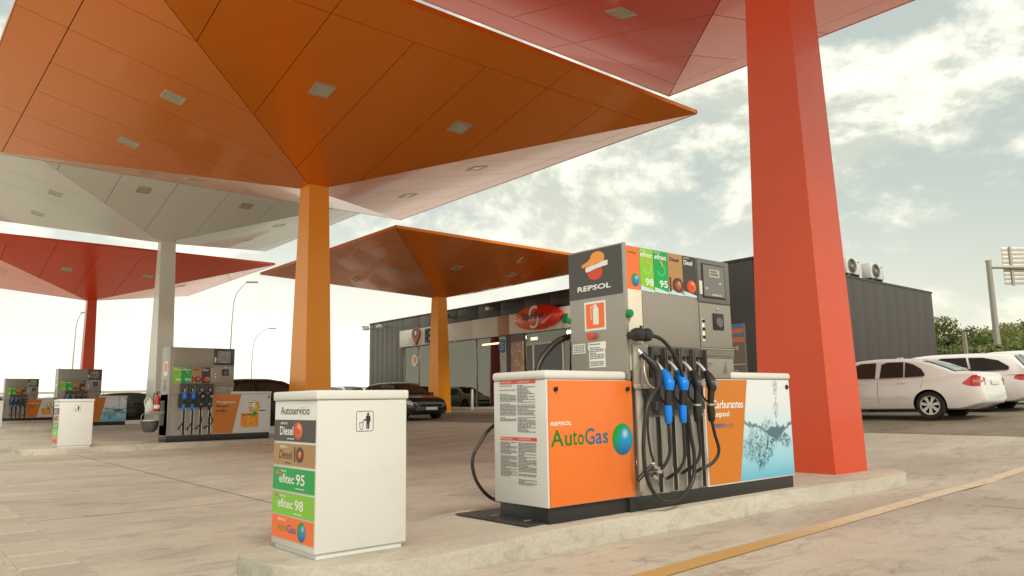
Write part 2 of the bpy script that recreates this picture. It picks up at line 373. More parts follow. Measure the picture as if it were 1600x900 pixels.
# ---------------------------------------------------------------- canopies
def paint(name, rgb, rough=.32, coat=.5, metal=.35):
    return mat(name, rgb, rough, metal=metal, coat=coat, var=.04, scale=.5, spec=.2, coatior=1.32)
P_OR = paint('orange_canopy_paint', (.82, .21, .012)); P_RED = paint('red_canopy_paint', (.92, .10, .03)); P_WH = paint('white_canopy_paint', (.80, .775, .72), metal=.0)
C_OR = mat('orange_column_paint', (.90, .32, .012), .36, metal=.2, coat=.15, var=.05, dirt=.12); C_RED = mat('red_column_paint', (.66, .075, .02), .36, metal=.15, coat=.15, var=.06, dirt=.14, scale=1.5); C_WH = mat('white_column_paint', (.74, .70, .62), .36, coat=.3, var=.05, dirt=.1)
ALU = mat('pale_aluminium', (.62, .58, .48), .35, metal=.6); LENS = mat('ribbed_lens', (.50, .45, .33), .2, coat=.4, var=.25, scale=25)
def clip(poly, n, d):   # keep n.p >= d
    o = []
    for i, p in enumerate(poly):
        q = poly[(i+1) % len(poly)]; a = n[0]*p[0]+n[1]*p[1]-d; b = n[0]*q[0]+n[1]*q[1]-d
        if a >= 0: o.append(p)
        if (a > 0) != (b > 0) and abs(a-b) > 1e-9: t = a/(a-b); o.append((p[0]+(q[0]-p[0])*t, p[1]+(q[1]-p[1])*t))
    return o
def inset(poly, g):
    c = (sum(p[0] for p in poly)/len(poly), sum(p[1] for p in poly)/len(poly)); o = poly
    for i, p in enumerate(poly):
        q = poly[(i+1) % len(poly)]; ex, ey = q[0]-p[0], q[1]-p[1]; L = math.hypot(ex, ey)
        if L < 1e-5: continue
        n = (-ey/L, ex/L); d = n[0]*p[0]+n[1]*p[1]
        if n[0]*c[0]+n[1]*c[1] < d: n = (-n[0], -n[1]); d = -d
        o = clip(o, n, d+g)
    return o
def canopy(label, center, zb, ha, hc, s, pm_, cm, col, lights=True):
    """inverted square pyramid on a tapering column. col=(cx,cy,hu0,hv0,hu1,hv1)"""
    R = root('fuel_canopy', label, 'canopy', (center[0], center[1], zb), group='inverted pyramid canopies over the forecourt')
    a = 8.093*s; ha -= zb; hc -= zb; k = (hc-ha)/a
    cx, cy, u0, v0, u1, v1 = col; cx -= center[0]; cy -= center[1]; zt = ha+.30*k+.05
    bm = bmesh.new(); n = 12; rings = []
    for i in range(n+1):
        t = i/n; hu = u0+(u1-u0)*t; hv = v0+(v1-v0)*t; z = -.02+(zt+.02)*t
        rings.append([bm.verts.new((cx+x*hu, cy+y*hv, z)) for x, y in ((-1, -1), (1, -1), (1, 1), (-1, 1))])
    for A, B_ in zip(rings, rings[1:]):
        for j in range(4): bm.faces.new((A[j], A[(j+1) % 4], B_[(j+1) % 4], B_[j]))
    bm.faces.new(rings[0]); bm.faces.new(rings[-1]); bmesh.ops.bevel(bm, geom=[e for e in bm.edges if abs((e.verts[0].co-e.verts[1].co).normalized().z) > .9], offset=.012, segments=2, affect='EDGES')
    bm_obj('column', bm, cm, R, 40)
    # dark carcass above the panels, and the coloured rim
    bm = bmesh.new(); e = .035; c0 = [bm.verts.new((x*.02, y*.02, ha+e)) for x, y in ((-1, -1), (1, -1), (1, 1), (-1, 1))]
    c1 = [bm.verts.new((x*(a-.01), y*(a-.01), hc+e)) for x, y in ((-1, -1), (1, -1), (1, 1), (-1, 1))]; c2 = [bm.verts.new((v.co.x, v.co.y, hc+.10)) for v in c1]
    for A, B_ in ((c0, c1), (c1, c2)):
        for j in range(4): bm.faces.new((A[j], A[(j+1) % 4], B_[(j+1) % 4], B_[j]))
    bm.faces.new(c0); tf = bm.faces.new(c2); tf.material_index = 1; bm_obj('roof_deck', bm, [DARK, mat('roof_membrane', (.45, .44, .42), .6)], R)
    bm = bmesh.new(); w = .022
    for kx in range(4):
        c, sn = math.cos(kx*math.pi/2), math.sin(kx*math.pi/2); v8 = []
        for (t, r) in ((-a-w, a), (a+w, a), (a+w, a+w), (-a-w, a+w)):
            v8.append((t*c-r*sn, t*sn+r*c))
        if kx % 2: v8 = [(x*.9999, y) for x, y in v8]
        vs = [bm.verts.new((x, y, z)) for z in (hc-.004*(1+kx % 2), hc+.11-.003*(kx % 2)) for x, y in v8]
        for q in ((0, 1, 2, 3), (4, 5, 6, 7), (0, 1, 5, 4), (1, 2, 6, 5), (2, 3, 7, 6), (3, 0, 4, 7)): bm.faces.new([vs[i] for i in q])
    bm_obj('rim', bm, pm_, R)
    i1 = 7.12*s; tb = [-7.12*s, -5.1*s, -3.06*s, -1.02*s, 1.02*s, 3.06*s, 5.1*s, 7.12*s]; cells = []
    for t0, t1 in zip(tb, tb[1:]): cells.append([(t0, 0), (t1, 0), (t1, i1), (t0, i1)])
    for t0, t1 in ((-a, -3.06*s), (-3.06*s, 3.06*s), (3.06*s, a)): cells.append([(t0, i1), (t1, i1), (t1, a), (t0, a)])
    for ce in cells:
        p = clip(clip(ce, (1, 1), 0), (-1, 1), 0); p = inset(p, .009*s+.001)
        if len(p) < 3: continue
        bm = bmesh.new(); lo = [bm.verts.new((t, r, ha+k*r)) for t, r in p]; hi = [bm.verts.new((t, r, ha+k*r+.028)) for t, r in p]; n = len(p)
        bm.faces.new(lo); bm.faces.new(hi)
        for i in range(n): bm.faces.new((lo[i], lo[(i+1) % n], hi[(i+1) % n], hi[i]))
        me = bpy.data.meshes.new('panel'); bmesh.ops.recalc_face_normals(bm, faces=bm.faces); bm.to_mesh(me); bm.free(); me.materials.append(pm_)
        for q in range(4): o = obj('panel', me, R); o.rotation_euler = (0, 0, q*math.pi/2)
    # recessed lamps
    bm = bmesh.new(); h = .26*s
    for d in ((-h, h, -h, -h+.05), (-h, h, h-.05, h), (-h, -h+.05, -h+.05, h-.05), (h-.05, h, -h+.05, h-.05)): box(bm, *d, -.02, .01)
    fm = bpy.data.meshes.new('lamp_frame'); bm.to_mesh(fm); bm.free(); fm.materials.append(ALU)
    bm = bmesh.new(); box(bm, -h+.051, h-.051, -h+.051, h-.051, -.004, .01); box(bm, -h*.55, h*.55, -h*.6, h*.6, -.008, -.004, bev=.003)
    lm = bpy.data.meshes.new('lamp_lens'); bm.to_mesh(lm); bm.free(); lm.materials.append(LENS)
    for q in range(4):
        for t in (-2.04*s, 2.04*s):
            f = obj('lamp_frame', fm, R); r = 4.66*s
            f.matrix_local = Matrix.Rotation(q*math.pi/2, 4, 'Z') @ Matrix.Translation((t, r, ha+k*r)) @ Matrix.Rotation(math.atan(k), 4, 'X')
            obj('lens', lm, f)
    return R
uR, vR, D1, D2, D3 = 9.78, 5.437, 15.228, 30.65, 45.301
canopy('tall red canopy on the thick red column beside the nearest pump', (uR, vR), .10, 8.3, 10.19, 1, P_RED, C_RED, (9.512, 5.183, .43, .51, .34, .28))
canopy('large orange canopy with seams and square lamps, its column behind the near white bin', (uR, vR+D1), .25, 7.474, 9.335, 1, P_OR, C_OR, (9.82, 20.645, .41, .59, .313, .309))
canopy('white canopy on a white column behind the second pump', (uR, vR+D2), .37, 8.507, 10.40, 1, P_WH, C_WH, (9.978, 36.025, .36, .80, .32, .22))
canopy('farthest low red canopy at the left edge on a thin red column', (uR, vR+D3), .47, 7.474, 9.335, 1, P_RED, C_RED, (9.939, 50.707, .366, .361, .245, .252))
canopy('smaller orange canopy standing in front of the shop windows', (20.79, 29.91), .60, 6.067, 7.519, .78, P_OR, C_OR, (20.82, 29.93, .36, .46, .26, .26))

# ---------------------------------------------------------------- prints shared
def splash_mat():
    m = bpy.data.materials.new('water_splash_print'); m.use_nodes = True; B = NB(m.node_tree); p = m.node_tree.nodes['Principled BSDF']
    oc = B.n('ShaderNodeTexCoord').outputs['Object']; sp = B.n('ShaderNodeSeparateXYZ'); B.put(sp.inputs[0], oc); x, _, z = sp.outputs
    c = B.ramp(B.maprange(z, .15, 1.15, 0, 1, False), [(0, (.10, .42, .62)), (.22, (.30, .62, .76)), (.5, (.52, .74, .82)), (.75, (.72, .78, .80)), (1, (.74, .77, .78))])
    q = B.n('ShaderNodeCombineXYZ'); B.put(q.inputs[0], x); B.put(q.inputs[1], z); q = q.outputs[0]
    w = B.noise(q, 6, 6, .65, .6); w2 = B.noise(B.mapping(q, loc=(5, 2, 0)), 16, 8, .7, .8)
    # crown of the splash: a band that dips in the middle
    dip = B.m('MULTIPLY', B.m('POWER', B.m('ABSOLUTE', B.m('SUBTRACT', x, 2.22)), 1.2), .28)
    zc_ = B.m('ADD', B.m('ADD', .60, dip), B.m('MULTIPLY', B.m('SUBTRACT', w, .5), .16))
    th = B.m('ADD', .012, B.m('MULTIPLY', B.maprange(B.m('ABSOLUTE', B.m('SUBTRACT', x, 2.25)), 0, .22, 1, 0), .05))
    band = B.maprange(B.m('SUBTRACT', B.m('ABSOLUTE', B.m('SUBTRACT', z, zc_)), th), -.012, .014, .9, 0)
    # bubbles in a plume going down to the left and a cluster on the right
    def seg(ax, az, bx, bz, r):
        t = B.m('DIVIDE', B.m('ADD', B.m('MULTIPLY', B.m('SUBTRACT', x, ax), bx-ax), B.m('MULTIPLY', B.m('SUBTRACT', z, az), bz-az)), (bx-ax)**2+(bz-az)**2, clamp=True)
        ddx = B.m('SUBTRACT', B.m('SUBTRACT', x, ax), B.m('MULTIPLY', t, bx-ax)); ddz = B.m('SUBTRACT', B.m('SUBTRACT', z, az), B.m('MULTIPLY', t, bz-az))
        d = B.m('SQRT', B.m('ADD', B.m('MULTIPLY', ddx, ddx), B.m('MULTIPLY', ddz, ddz)))
        return B.maprange(B.m('ADD', d, B.m('MULTIPLY', B.m('SUBTRACT', w, .5), .22)), r*.45, r, 1, 0)
    zone = B.m('MAXIMUM', B.m('MAXIMUM', seg(2.2, .55, 1.95, .33, .12), seg(2.36, .56, 2.42, .50, .10)), B.m('MULTIPLY', seg(2.1, .60, 1.78, .48, .17), .75))
    zone = B.m('MAXIMUM', zone, B.m('MULTIPLY', seg(2.28, 1.15, 2.27, .65, .035), .6))
    v = B.n('ShaderNodeTexVoronoi', feature='DISTANCE_TO_EDGE'); B.put(v.inputs['Vector'], q); v.inputs['Scale'].default_value = 34
    v2 = B.n('ShaderNodeTexVoronoi'); B.put(v2.inputs['Vector'], q); v2.inputs['Scale'].default_value = 34
    bub = B.m('MULTIPLY', B.maprange(w2, .36, .56), B.maprange(v2.outputs['Distance'], .3, .6, .25, 1))
    dk = B.m('MAXIMUM', band, B.m('MULTIPLY', zone, bub))
    c = B.mix(dk, c, (.015, .085, .13))
    c = B.mix(B.m('MULTIPLY', zone, B.maprange(v2.outputs['Distance'], .0, .22, .85, 0)), c, (.80, .88, .90))
    B.put(p.inputs['Base Color'], c); p.inputs['Roughness'].default_value = .35; p.inputs['Coat Weight'].default_value = .3
    return m
SPLASH = splash_mat()
def burst_mat():
    m = bpy.data.materials.new('yellow_pattern_print'); m.use_nodes = True; B = NB(m.node_tree); p = m.node_tree.nodes['Principled BSDF']
    oc = B.n('ShaderNodeTexCoord').outputs['Object']; v = B.n('ShaderNodeTexVoronoi'); B.put(v.inputs['Vector'], oc); v.inputs['Scale'].default_value = 16
    B.put(p.inputs['Base Color'], B.mix(B.maprange(v.outputs['Distance'], .25, .5), (.80, .55, .06), (.80, .27, .01))); return m
BURST = burst_mat()
GLOBE = [(.0, .30, .02), (.005, .28, .55), (.005, .06, .30), (.45, .62, .68)]
FIRE = [(.55, .05, .01), (.80, .16, .02), (.35, .03, .01), (.95, .55, .3)]

def logo(sh, a, b, w, h, sgn, d=.004):
    """round brand emblem: orange cap, white wave, red foot; sgn=-1 when a runs leftwards in view"""
    X = lambda x, y: (a+sgn*x*w/2, b+y*h/2)
    cap = [(-.72, .02), (-.74, .22), (-.4, .38), (-.15, .62)]+[(.22+.45*math.cos(q), .52+.46*math.sin(q)) for q in [math.radians(t) for t in range(160, -31, -12)]]+[(.62, .22), (.1, .16), (-.4, .05)]
    sh.poly([X(*p) for p in cap], LOGO_O, d)
    wav = [(-.48, -.0), (-.1, .10), (.3, .16), (.55, .26), (.86, .28), (.84, -.05), (.5, -.10), (.15, -.16), (-.2, -.28), (-.46, -.32), (-.52, -.15)]
    sh.poly([X(*p) for p in wav], PRINTW, d+.001)
    ft = [(-.44, -.36), (-.2, -.31), (.15, -.2), (.5, -.14), (.52, -.3)]+[(.08+.46*math.cos(q), -.42+.48*math.sin(q)) for q in [math.radians(t) for t in range(-5, -186, -15)]]
    sh.poly([X(*p) for p in ft], LOGO_R, d)

def nozzle(R, x, zh, colour, zs=1.0, dx=0.):
    """pump nozzle hooked in its holder: spout, body, guard, sleeve and hose"""
    body = [BLACK, BLUE_N][colour]
    n = tubeo('nozzle', [(x+.005, -.10, zh-.085), (x, -.135, zh-.135), (x-.01, -.165, zh-.20), (x-.02, -.175, zh-.26)], [.022, .040, .052, .036], body, R, 5, 10)
    tubeo('spout', [(x+.01, .05, zh+.015), (x+.006, -.03, zh-.02), (x+.004, -.09, zh-.08), (x, -.115, zh-.11)], .0165, SPOUT, n, 4, 8)
    g = tubeo('guard', [(x-.005, -.115, zh-.15), (x-.01, -.07, zh-.22), (x-.02, -.07, zh-.30), (x-.025, -.12, zh-.355), (x-.025, -.165, zh-.36)], .009, BLACK, n, 5, 7)
    tubeo('handle', [(x-.018, -.17, zh-.24), (x-.028, -.165, zh-.31), (x-.03, -.16, zh-.385)], [.033, .03, .028], BLACK, n, 4, 10)
    bm = bmesh.new(); lathe(bm, [(.024, 0), (.034, -.008), (.036, -.06), (.032, -.14), (.022, -.155)], 'z', 12, (x-.03, -.16, zh-.38)); bm_obj('grip_sleeve', bm, body, n, 40)
    if not colour:
        bm = bmesh.new(); lathe(bm, [(.0, -.018), (.03, -.018), (.034, 0), (.03, .018), (0, .018)], 'y', 12, (x-.012, -.215, zh-.20)); bm_obj('swivel', bm, SILVER, n, 40)
        bm = bmesh.new(); lathe(bm, [(.03, 0), (.037, -.004), (.037, -.016), (.03, -.02)], 'z', 12, (x-.03, -.16, zh-.375)); bm_obj('collar', bm, ALU, n, 40)
    lo = random.uniform(-.03, .03)
    tubeo('hose', [(x-.03, -.16, zh-.52), (x-.028+dx*.4, -.158, zh-.65), (x-.03+dx, -.15, zh-.80+lo), (x-.07+dx*.8, -.12, zh-.90+lo), (x-.085, -.05, zh-.955+lo), (x-.05, .02, zh-.985+lo)], .0145, RUBBER, R, 7, 10)

def dispenser(label, loc, variant, right):
    R = root('fuel_dispenser', label, 'fuel pump', loc, group='fuel pumps on the islands')
    near = variant == 'near'; DEP = .655
    boxo('plinth', (.0, 2.545, .02, DEP-.02, 0, .155), BLACK, R, .004)
    # hose section, cabinet, right-hand low cabinet
    x0 = 0.0
    bm = bmesh.new(); box(bm, x0, 1.06, .035, DEP-.035, .152, 1.14)
    bm_obj('hose_section', bm, SILVER, R)
    bm = bmesh.new()
    box(bm, 0, .036, -.008, DEP+.008, .156 if not near else 1.12, 2.30, bev=.006)      # left side wall
    bm_obj('side_wall', bm, SILVER, R, 40)
    boxo('cabinet_body', (.037, 1.568, .012, DEP-.012, 1.142, 2.285), SILVER, R, .008)
    boxo('low_cabinet', (1.062, 2.558, .006, DEP-.006, .156, 1.138), WHITE, R, .006)
    bm = bmesh.new(); box(bm, 1.5, 2.572, -.012, DEP+.012, 1.14, 1.205, bev=.02, seg=3); bm_obj('lid', bm, LID, R, 40)
    # dividers and chrome edges of the hose slots
    sl = bmesh.new(); ch = bmesh.new()
    for i, x in enumerate((.378, .580, .776, .993)):
        box(sl, x-.026, x+.026, .018, .034, .17, .80)
        box(ch, x-.038, x-.027, -.002, .034, .17, .81); box(ch, x+.027, x+.038, -.002, .034, .17, .81)
    bm_obj('hose_slots', sl, BLACK, R); bm_obj('slot_trim', ch, CHROME, R)
    # nozzle bay
    bm = bmesh.new(); box(bm, .237, 1.052, .012, .034, .82, 1.141)
    for i in range(4):
        x = .357+.2*i
        box(bm, x-.095, x-.080, -.06, .011, 1.142, 1.40); box(bm, x+.080, x+.095, -.06, .011, 1.142, 1.40)
        box(bm, x-.079, x+.079, -.02, .011, 1.335, 1.405)
        box(bm, x-.05, x+.05, -.045, .011, .86, .94, bev=.006)
    bm_obj('nozzle_bay', bm, DKGREY, R)
    for i in range(4):
        x = .357+.2*i; boxo('nozzle_hole', (x-.04, x+.04, .004, .0115, 1.20, 1.33), BLACK, R)
    sh = Sheet('front', .012)                                    # decorations in relief order
    # upper door panels
    if near:
        boxo('door_panel', (.238, 1.040, .002, .0118, 1.416, 1.872), SILV2, R, .002)
        boxo('front_trim', (.045, .228, .000, .0118, 1.20, 1.898), mat('cream_panel', (.74, .68, .55), .45, var=.04), R, .002)
        px = [.040, .226, .419, .619, .839, 1.040]; pt, pb = 2.278, 1.90
    else:
        boxo('door_panel', (.10, 1.040, .002, .0118, 1.80, 2.26), SILV2, R, .002)
        px = [.08, .28, .52, .76, .98]; pt, pb = 1.80, 1.415
    names = ['auto', '98', '95', '10', 'die'][0 if near else 1:]
    for i, nme in enumerate(names):
        a0, a1 = px[i]+.003, px[i+1]-.003; w = a1-a0; h = pt-pb; q = Sheet('front', .010)
        m_ = dict(zip(['auto', '98', '95', '10', 'die'], [ORSOFT, LIME, GREEN, TAN, CHAR]))[nme]
        q.rect(a0, a1, pb, pt, m_, .001)
        if nme == 'auto':
            q.disc(a0+w*.66, pb+h*.23, w*.30, h*.155, ball_mat('globe_print', (a0+w*.66, pb+h*.23), w*.34, GLOBE), .003)
            q.text('AutoGas', a0+w*.15, a1-w*.2, pt-h*.16, pt-h*.10, GRN_T, .003)
        if nme in ('98', '95'):
            q.text('efitec', a0+w*.04, a1-w*.08, pt-h*.20, pt-h*.08, PRINTW, .003)
            q.text('REPSOL', a0+w*.04, a0+w*.5, pt-h*.055, pt-h*.03, PRINTW, .003, .2)
            q.text(nme, a0+w*.36, a1-w*.05, pb+h*.13, pb+h*.30, PRINTW, .003)
            q.poly([(a0+w*(.5+.34*math.cos(t)), pb+h*(.56+.17*math.sin(t))) for t in np.linspace(-2.9, 1.0, 12)]+[(a0+w*(.5+.24*math.cos(t)), pb+h*(.57+.13*math.sin(t))) for t in np.linspace(.8, -2.7, 12)], mat('pale_leaf_print', (.30, .62, .16), .4) if nme == '98' else mat('leaf_print', (.05, .50, .16), .4), .0025)
            q.poly([(a0+w*.40, pb+h*.80), (a0+w*.62, pb+h*.72), (a0+w*.70, pb+h*.58), (a0+w*.55, pb+h*.68)], LOGO_O, .003)
        if nme == '10':
            q.text('Diesel', a0+w*.12, a1-w*.25, pt-h*.19, pt-h*.09, PRINTK, .003)
            q.rect(a0+w*.06, a0+w*.18, pb+h*.06, pb+h*.41, DKBR, .003)
            q.text('0', a0+w*.26, a1-w*.0, pb+h*.05, pb+h*.42, DKBR, .003, bold=.05)
            q.disc(a0+w*.64, pb+h*.23, w*.24, h*.125, ball_mat('copper_ball_print', (a0+w*.64, pb+h*.23), w*.3, [(.22, .05, .015), (.42, .12, .04), (.1, .02, .01), (.7, .4, .25)]), .0035)
        if nme == 'die':
            q.text('Diesel', a0+w*.08, a1-w*.25, pt-h*.22, pt-h*.10, PRINTW, .003)
            q.text('REPSOL', a0+w*.08, a0+w*.5, pt-h*.06, pt-h*.035, PRINTW, .003, .2)
            q.disc(a0+w*.60, pb+h*.24, w*.36, h*.165, ball_mat('fire_ball_print', (a0+w*.6, pb+h*.24), w*.38, FIRE), .003)
            q.text('e', a0+w*.45, a0+w*.78, pb+h*.16, pb+h*.32, REDP, .004, bold=.03)
        if near and nme != 'auto': q.poly([(a0, pb), (a1, pb-.008), (a1, pb+.012), (a0, pb+.045)], mat('pale_blue_print', (.55, .68, .75), .4), .003)
        q.build('price_sign', R)
    # display head
    boxo('display_frame', (1.048, 1.560, -.006, .011, 1.862, 2.280), DKGREY if not near else mat('grey_bezel', (.15, .14, .125), .4), R, .006)
    boxo('display_bezel', (1.105, 1.475, -.014, -.0065, 1.905, 2.235), BLACK, R, .003)
    q = Sheet('front', -.014); q.rect(1.122, 1.460, 1.920, 2.222, SCREEN, .002); q.rect(1.215, 1.382, 2.108, 2.186, LCD, .004)
    q.rect(1.235, 1.36, 2.125, 2.145, INKG, .005); q.rect(1.235, 1.34, 2.155, 2.172, INKG, .005); q.rect(1.36, 1.41, 2.045, 2.065, LCD, .004); q.rect(1.14, 1.19, 1.985, 2.005, LCD, .004); q.text('REPSOL', 1.25, 1.40, 1.93, 1.945, PRINTW, .004)
    q.build('display_screen', R)
    boxo('display_bracket', (1.057, 1.10, -.016, -.0066, 1.93, 2.06), WHITE, R, .002)
    boxo('lower_door', (1.056, 1.562, .001, .0118, 1.434, 1.850), SILV2, R, .002)
    boxo('grille_frame', (1.052, 1.572, -.004, .0116, 1.335, 1.426), SILVER, R, .002)
    bm = bmesh.new(); box(bm, 1.062, 1.565, -.006, -.0045, 1.345, 1.416, 1)
    for i in range(26): x = 1.066+i*.0192; box(bm, x, x+.010, -.012, -.0065, 1.348+.008*(i % 2), 1.413-.008*((i+1) % 2), 0)
    bm_obj('grille', bm, [SILVER, DKGREY], R)
    boxo('lower_panel', (1.056, 1.562, .001, .0118, 1.144, 1.330), SILV2, R, .002)
    q = Sheet('front', .001); q.text('REPSOL', 1.08, 1.22, 1.272, 1.288, INKG); q.text('modelo', 1.08, 1.18, 1.247, 1.259, INKG)
    q.poly([(1.38, 1.19), (1.40, 1.19), (1.445, 1.30), (1.435, 1.305)], INKG); q.poly([(1.42, 1.19), (1.445, 1.19), (1.44, 1.25), (1.425, 1.25)], INKG); q.build('maker_plate', R)
    boxo('card_reader', (1.257, 1.425, -.012, .0005, 1.605, 1.762), BLACK, R, .004)
    bm = bmesh.new(); lathe(bm, [(0, -.025), (.045, -.025), (.052, -.016), (.052, -.0125)], 'y', 20, (1.342, 0, 1.675)); bm_obj('reader_dial', bm, mat('grey_plastic', (.13, .125, .12), .4), R, 40)
    bm = bmesh.new(); lathe(bm, [(0, -.012), (.012, -.012), (.012, 0)], 'y', 12, (1.333, 0, 1.808)); bm_obj('keyhole', bm, CHROME, R, 40)
    boxo('button_strip', (1.083, 1.118, -.002, .0008, 1.49, 1.70), PRINTW, R)
    for zz in (1.678, 1.603, 1.526):
        bm = bmesh.new(); lathe(bm, [(0, -.016), (.014, -.016), (.017, -.0025)], 'y', 14, (1.100, 0, zz)); bm_obj('button', bm, BLACK, R, 40)
    # side of the cabinet
    q = Sheet('side', -.0001)
    if near:
        q.rect(.012, .662, 1.858, 2.288, mat('charcoal_metallic', (.085, .08, .078), .4, metal=.3), .0015)
        logo(q, .345, 2.135, .40, .27, -1, .003)
        q.text('REPSOL', .556, .148, 1.925, 1.972, PRINTW, .003, .12, bold=.03)
        q.rect(.217, .476, 1.564, 1.823, PRINTW, .0015); q.rect(.237, .456, 1.585, 1.803, REDP if 0 else ORSOFT, .003)
        q.poly([(.335+.034*math.cos(t)*(-1), 1.752+.025*math.sin(t)) for t in np.linspace(0, math.pi, 9)]+[(.369, 1.615), (.301, 1.615)], PRINTW, .0045)
        q.rect(.322, .350, 1.775, 1.795, PRINTW, .0045); q.poly([(.35, 1.792), (.40, 1.775), (.395, 1.66), (.388, 1.66), (.391, 1.768), (.35, 1.782)], PRINTW, .0045)
        q.rect(.475, .636, 1.371, 1.457, PRINTW, .0015); q.lines(.625, .487, 1.378, 1.45, INKG, 5, .003, 3)
        q.rect(.240, .432, 1.240, 1.452, PRINTW, .0015); q.rect(.228, .446, 1.40, 1.462, PRINTW, .0017); q.lines(.42, .255, 1.25, 1.45, INKG, 13, .0035, 5)
        q.build('side_sticker', R)
        bm = bmesh.new(); lathe(bm, [(0, -.055), (.032, -.052), (.036, -.03), (.022, -.028), (.022, 0)], 'x', 18, (0, .380, 1.512)); bm_obj('emergency_button', bm, REDK, R, 40)
    else:
        q.rect(.15, .45, 1.60, 1.95, PRINTW, .0015); q.rect(.20, .40, 1.70, 1.90, ORSOFT, .003); q.lines(.44, .2, 1.2, 1.5, INKG, 9, .003, 3); q.build('side_sticker', R)
    # right-hand poster skin
    q = Sheet('front', .006)
    q.poly([(1.168 if near else 1.075, 1.130), (1.774, 1.130), (1.571, .170), (1.075, .170)] if not near else [(1.080, 1.130), (1.774, 1.130), (1.571, .170), (1.080, .170)], ORANGE_D, .002)
    q.build('orange_poster', R)
    q = Sheet('front', .006); q.poly([(1.780, 1.130), (2.555, 1.130), (2.555, .170), (1.577, .170)], SPLASH if right == 'splash' else mat('grey_poster', (.62, .66, .66), .4, var=.04), .002)
    if right != 'splash':
        q.rect(1.78, 2.24, .30, .66, BURST, .004); q.rect(1.80, 1.92, .60, .62, PRINTK, .005); q.rect(1.95, 2.10, .60, .62, PRINTK, .005)
        for i in range(8): q.disc(2.12+.11*math.cos(i*.8), .82+.11*math.sin(i*.8), .05, .05, BURST, .004+.0003*i, 12)
        q.rect(1.93, 2.13, .82, .95, PRINTW, .007); q.rect(1.95, 2.10, .91, .93, PRINTK, .008); q.rect(1.95, 2.06, .85, .875, GREEN, .008)
        q.disc(2.14, .64, .06, .06, GREEN, .007); q.rect(2.24, 2.42, .70, .73, BLU_T, .004)
        q.build('club_poster', R)
        q = Sheet('front', .004); q.text('Programa', 1.16, 1.62, .90, .97, PRINTW, .003); q.build('poster_text', R); q = Sheet('front', .004); q.text('Repsol', 1.16, 1.48, .80, .87, PRINTK, .003); q.text('más', 1.16, 1.42, .70, .765, PRINTK, .003); q.build('poster_text', R)
    else:
        q.build('splash_poster', R)
        if near:
            q = Sheet('front', .004); q.text('Carburantes', 1.180, 1.682, .860, .938, PRINTW, .003); q.text('Repsol', 1.172, 1.442, .768, .836, PRINTW, .003); q.text('neo', 1.19, 1.34, .682, .722, BLU_T, .003); q.text('tech', 1.345, 1.50, .682, .735, mat('grey_ink2', (.30, .20, .12), .5), .003); q.build('poster_text', R)
    bm = bmesh.new(); lathe(bm, [(0, -.014), (.02, -.012), (.026, .003)], 'y', 14, (2.505, 0, 1.062)); bm_obj('lock', bm, BLACK, R, 40)
    for i in range(4): nozzle(R, (.345, .545, .752, .955)[i], 1.285, 1 if i < 2 else 0, dx=(.01, .01, .03, .10)[i])
    return R
PUMP = (4.873, 4.254, .13)
NEAR = dispenser('nearest fuel pump with four nozzles and the water splash poster', PUMP, 'near', 'splash')
dispenser('second-row fuel pump with an orange and white club poster, behind the near bin', (5.586, 19.40, .255), 'far', 'club')
dispenser('third-row fuel pump with a water splash poster, behind the distant white bin', (5.855, 34.92, .40), 'far', 'splash')
dispenser('farthest fuel pump at the left edge of the view', (5.818, 49.56, .50), 'far', 'club')
# extras on the near pump
for y, nm in ((-.02, 1), (.68, 0)):
    bm = bmesh.new(); lathe(bm, [(0, -.03), (.030, -.028), (.036, -.018), (.036, .005), (.02, .012), (.02, .04)], 'y' if 1 else 'x', 18, (.028, y, 1.680)); bm_obj('green_cap', bm, GREENK, NEAR, 40)
# LPG holder, nozzle, couplings, big loop hose
bm = bmesh.new(); box(bm, .055, .245, -.035, -.002, 1.06, 1.425, bev=.008); box(bm, .075, .150, -.03, -.004, .20, 1.055, bev=.006); box(bm, .03, .28, -.05, -.036, 1.045, 1.085, bev=.006)
bm_obj('gas_nozzle_holder', bm, mat('stainless', (.50, .46, .39), .35, metal=.6, var=.1), NEAR, 40)
gn = tubeo('gas_nozzle', [(.13, -.055, 1.34), (.165, -.10, 1.285), (.20, -.135, 1.23), (.215, -.15, 1.15), (.20, -.16, 1.05)], [.026, .030, .036, .030, .024], BLACK, NEAR, 6, 10)
tubeo('gas_spout', [(.115, -.03, 1.365), (.15, -.08, 1.305), (.185, -.12, 1.255)], [.024, .020, .024], CHROME, gn, 4, 12)
tubeo('guard', [(.15, -.07, 1.30), (.10, -.10, 1.20), (.11, -.13, 1.08), (.17, -.15, 1.04)], .012, mat('brass_lever', (.42, .33, .22), .35, metal=.7), gn, 5, 8)
tubeo('handle', [(.215, -.14, 1.22), (.235, -.15, 1.15), (.225, -.155, 1.08)], [.022, .030, .02], BLACK, gn, 4, 8)
bm = bmesh.new()
for cx in (-.0, .105):
    lathe(bm, [(0, -.16), (.04, -.155), (.055, -.135), (.058, -.09), (.05, -.06), (.03, -.05), (.03, 0)], 'y', 20, (cx+.03, 0, 1.495))
box(bm, .02, .14, -.12, -.075, 1.475, 1.515); box(bm, .062, .078, -.12, -.10, 1.51, 1.57)
bm_obj('swivel_coupling', bm, BLACK, NEAR, 40)
tubeo('gas_hose', [(.14, -.11, 1.498), (.296, -.14, 1.462), (.443, -.16, 1.324), (.525, -.17, 1.15), (.565, -.17, .90), (.60, -.17, .65), (.632, -.17, .473), (.598, -.17, .275), (.447, -.17, .150), (.263, -.17, .117), (.093, -.17, .186), (-.015, -.17, .366), (-.03, -.17, .601), (.02, -.17, .86), (.10, -.165, .98), (.19, -.16, 1.05)], .0165, RUBBER, NEAR, 8, 12)
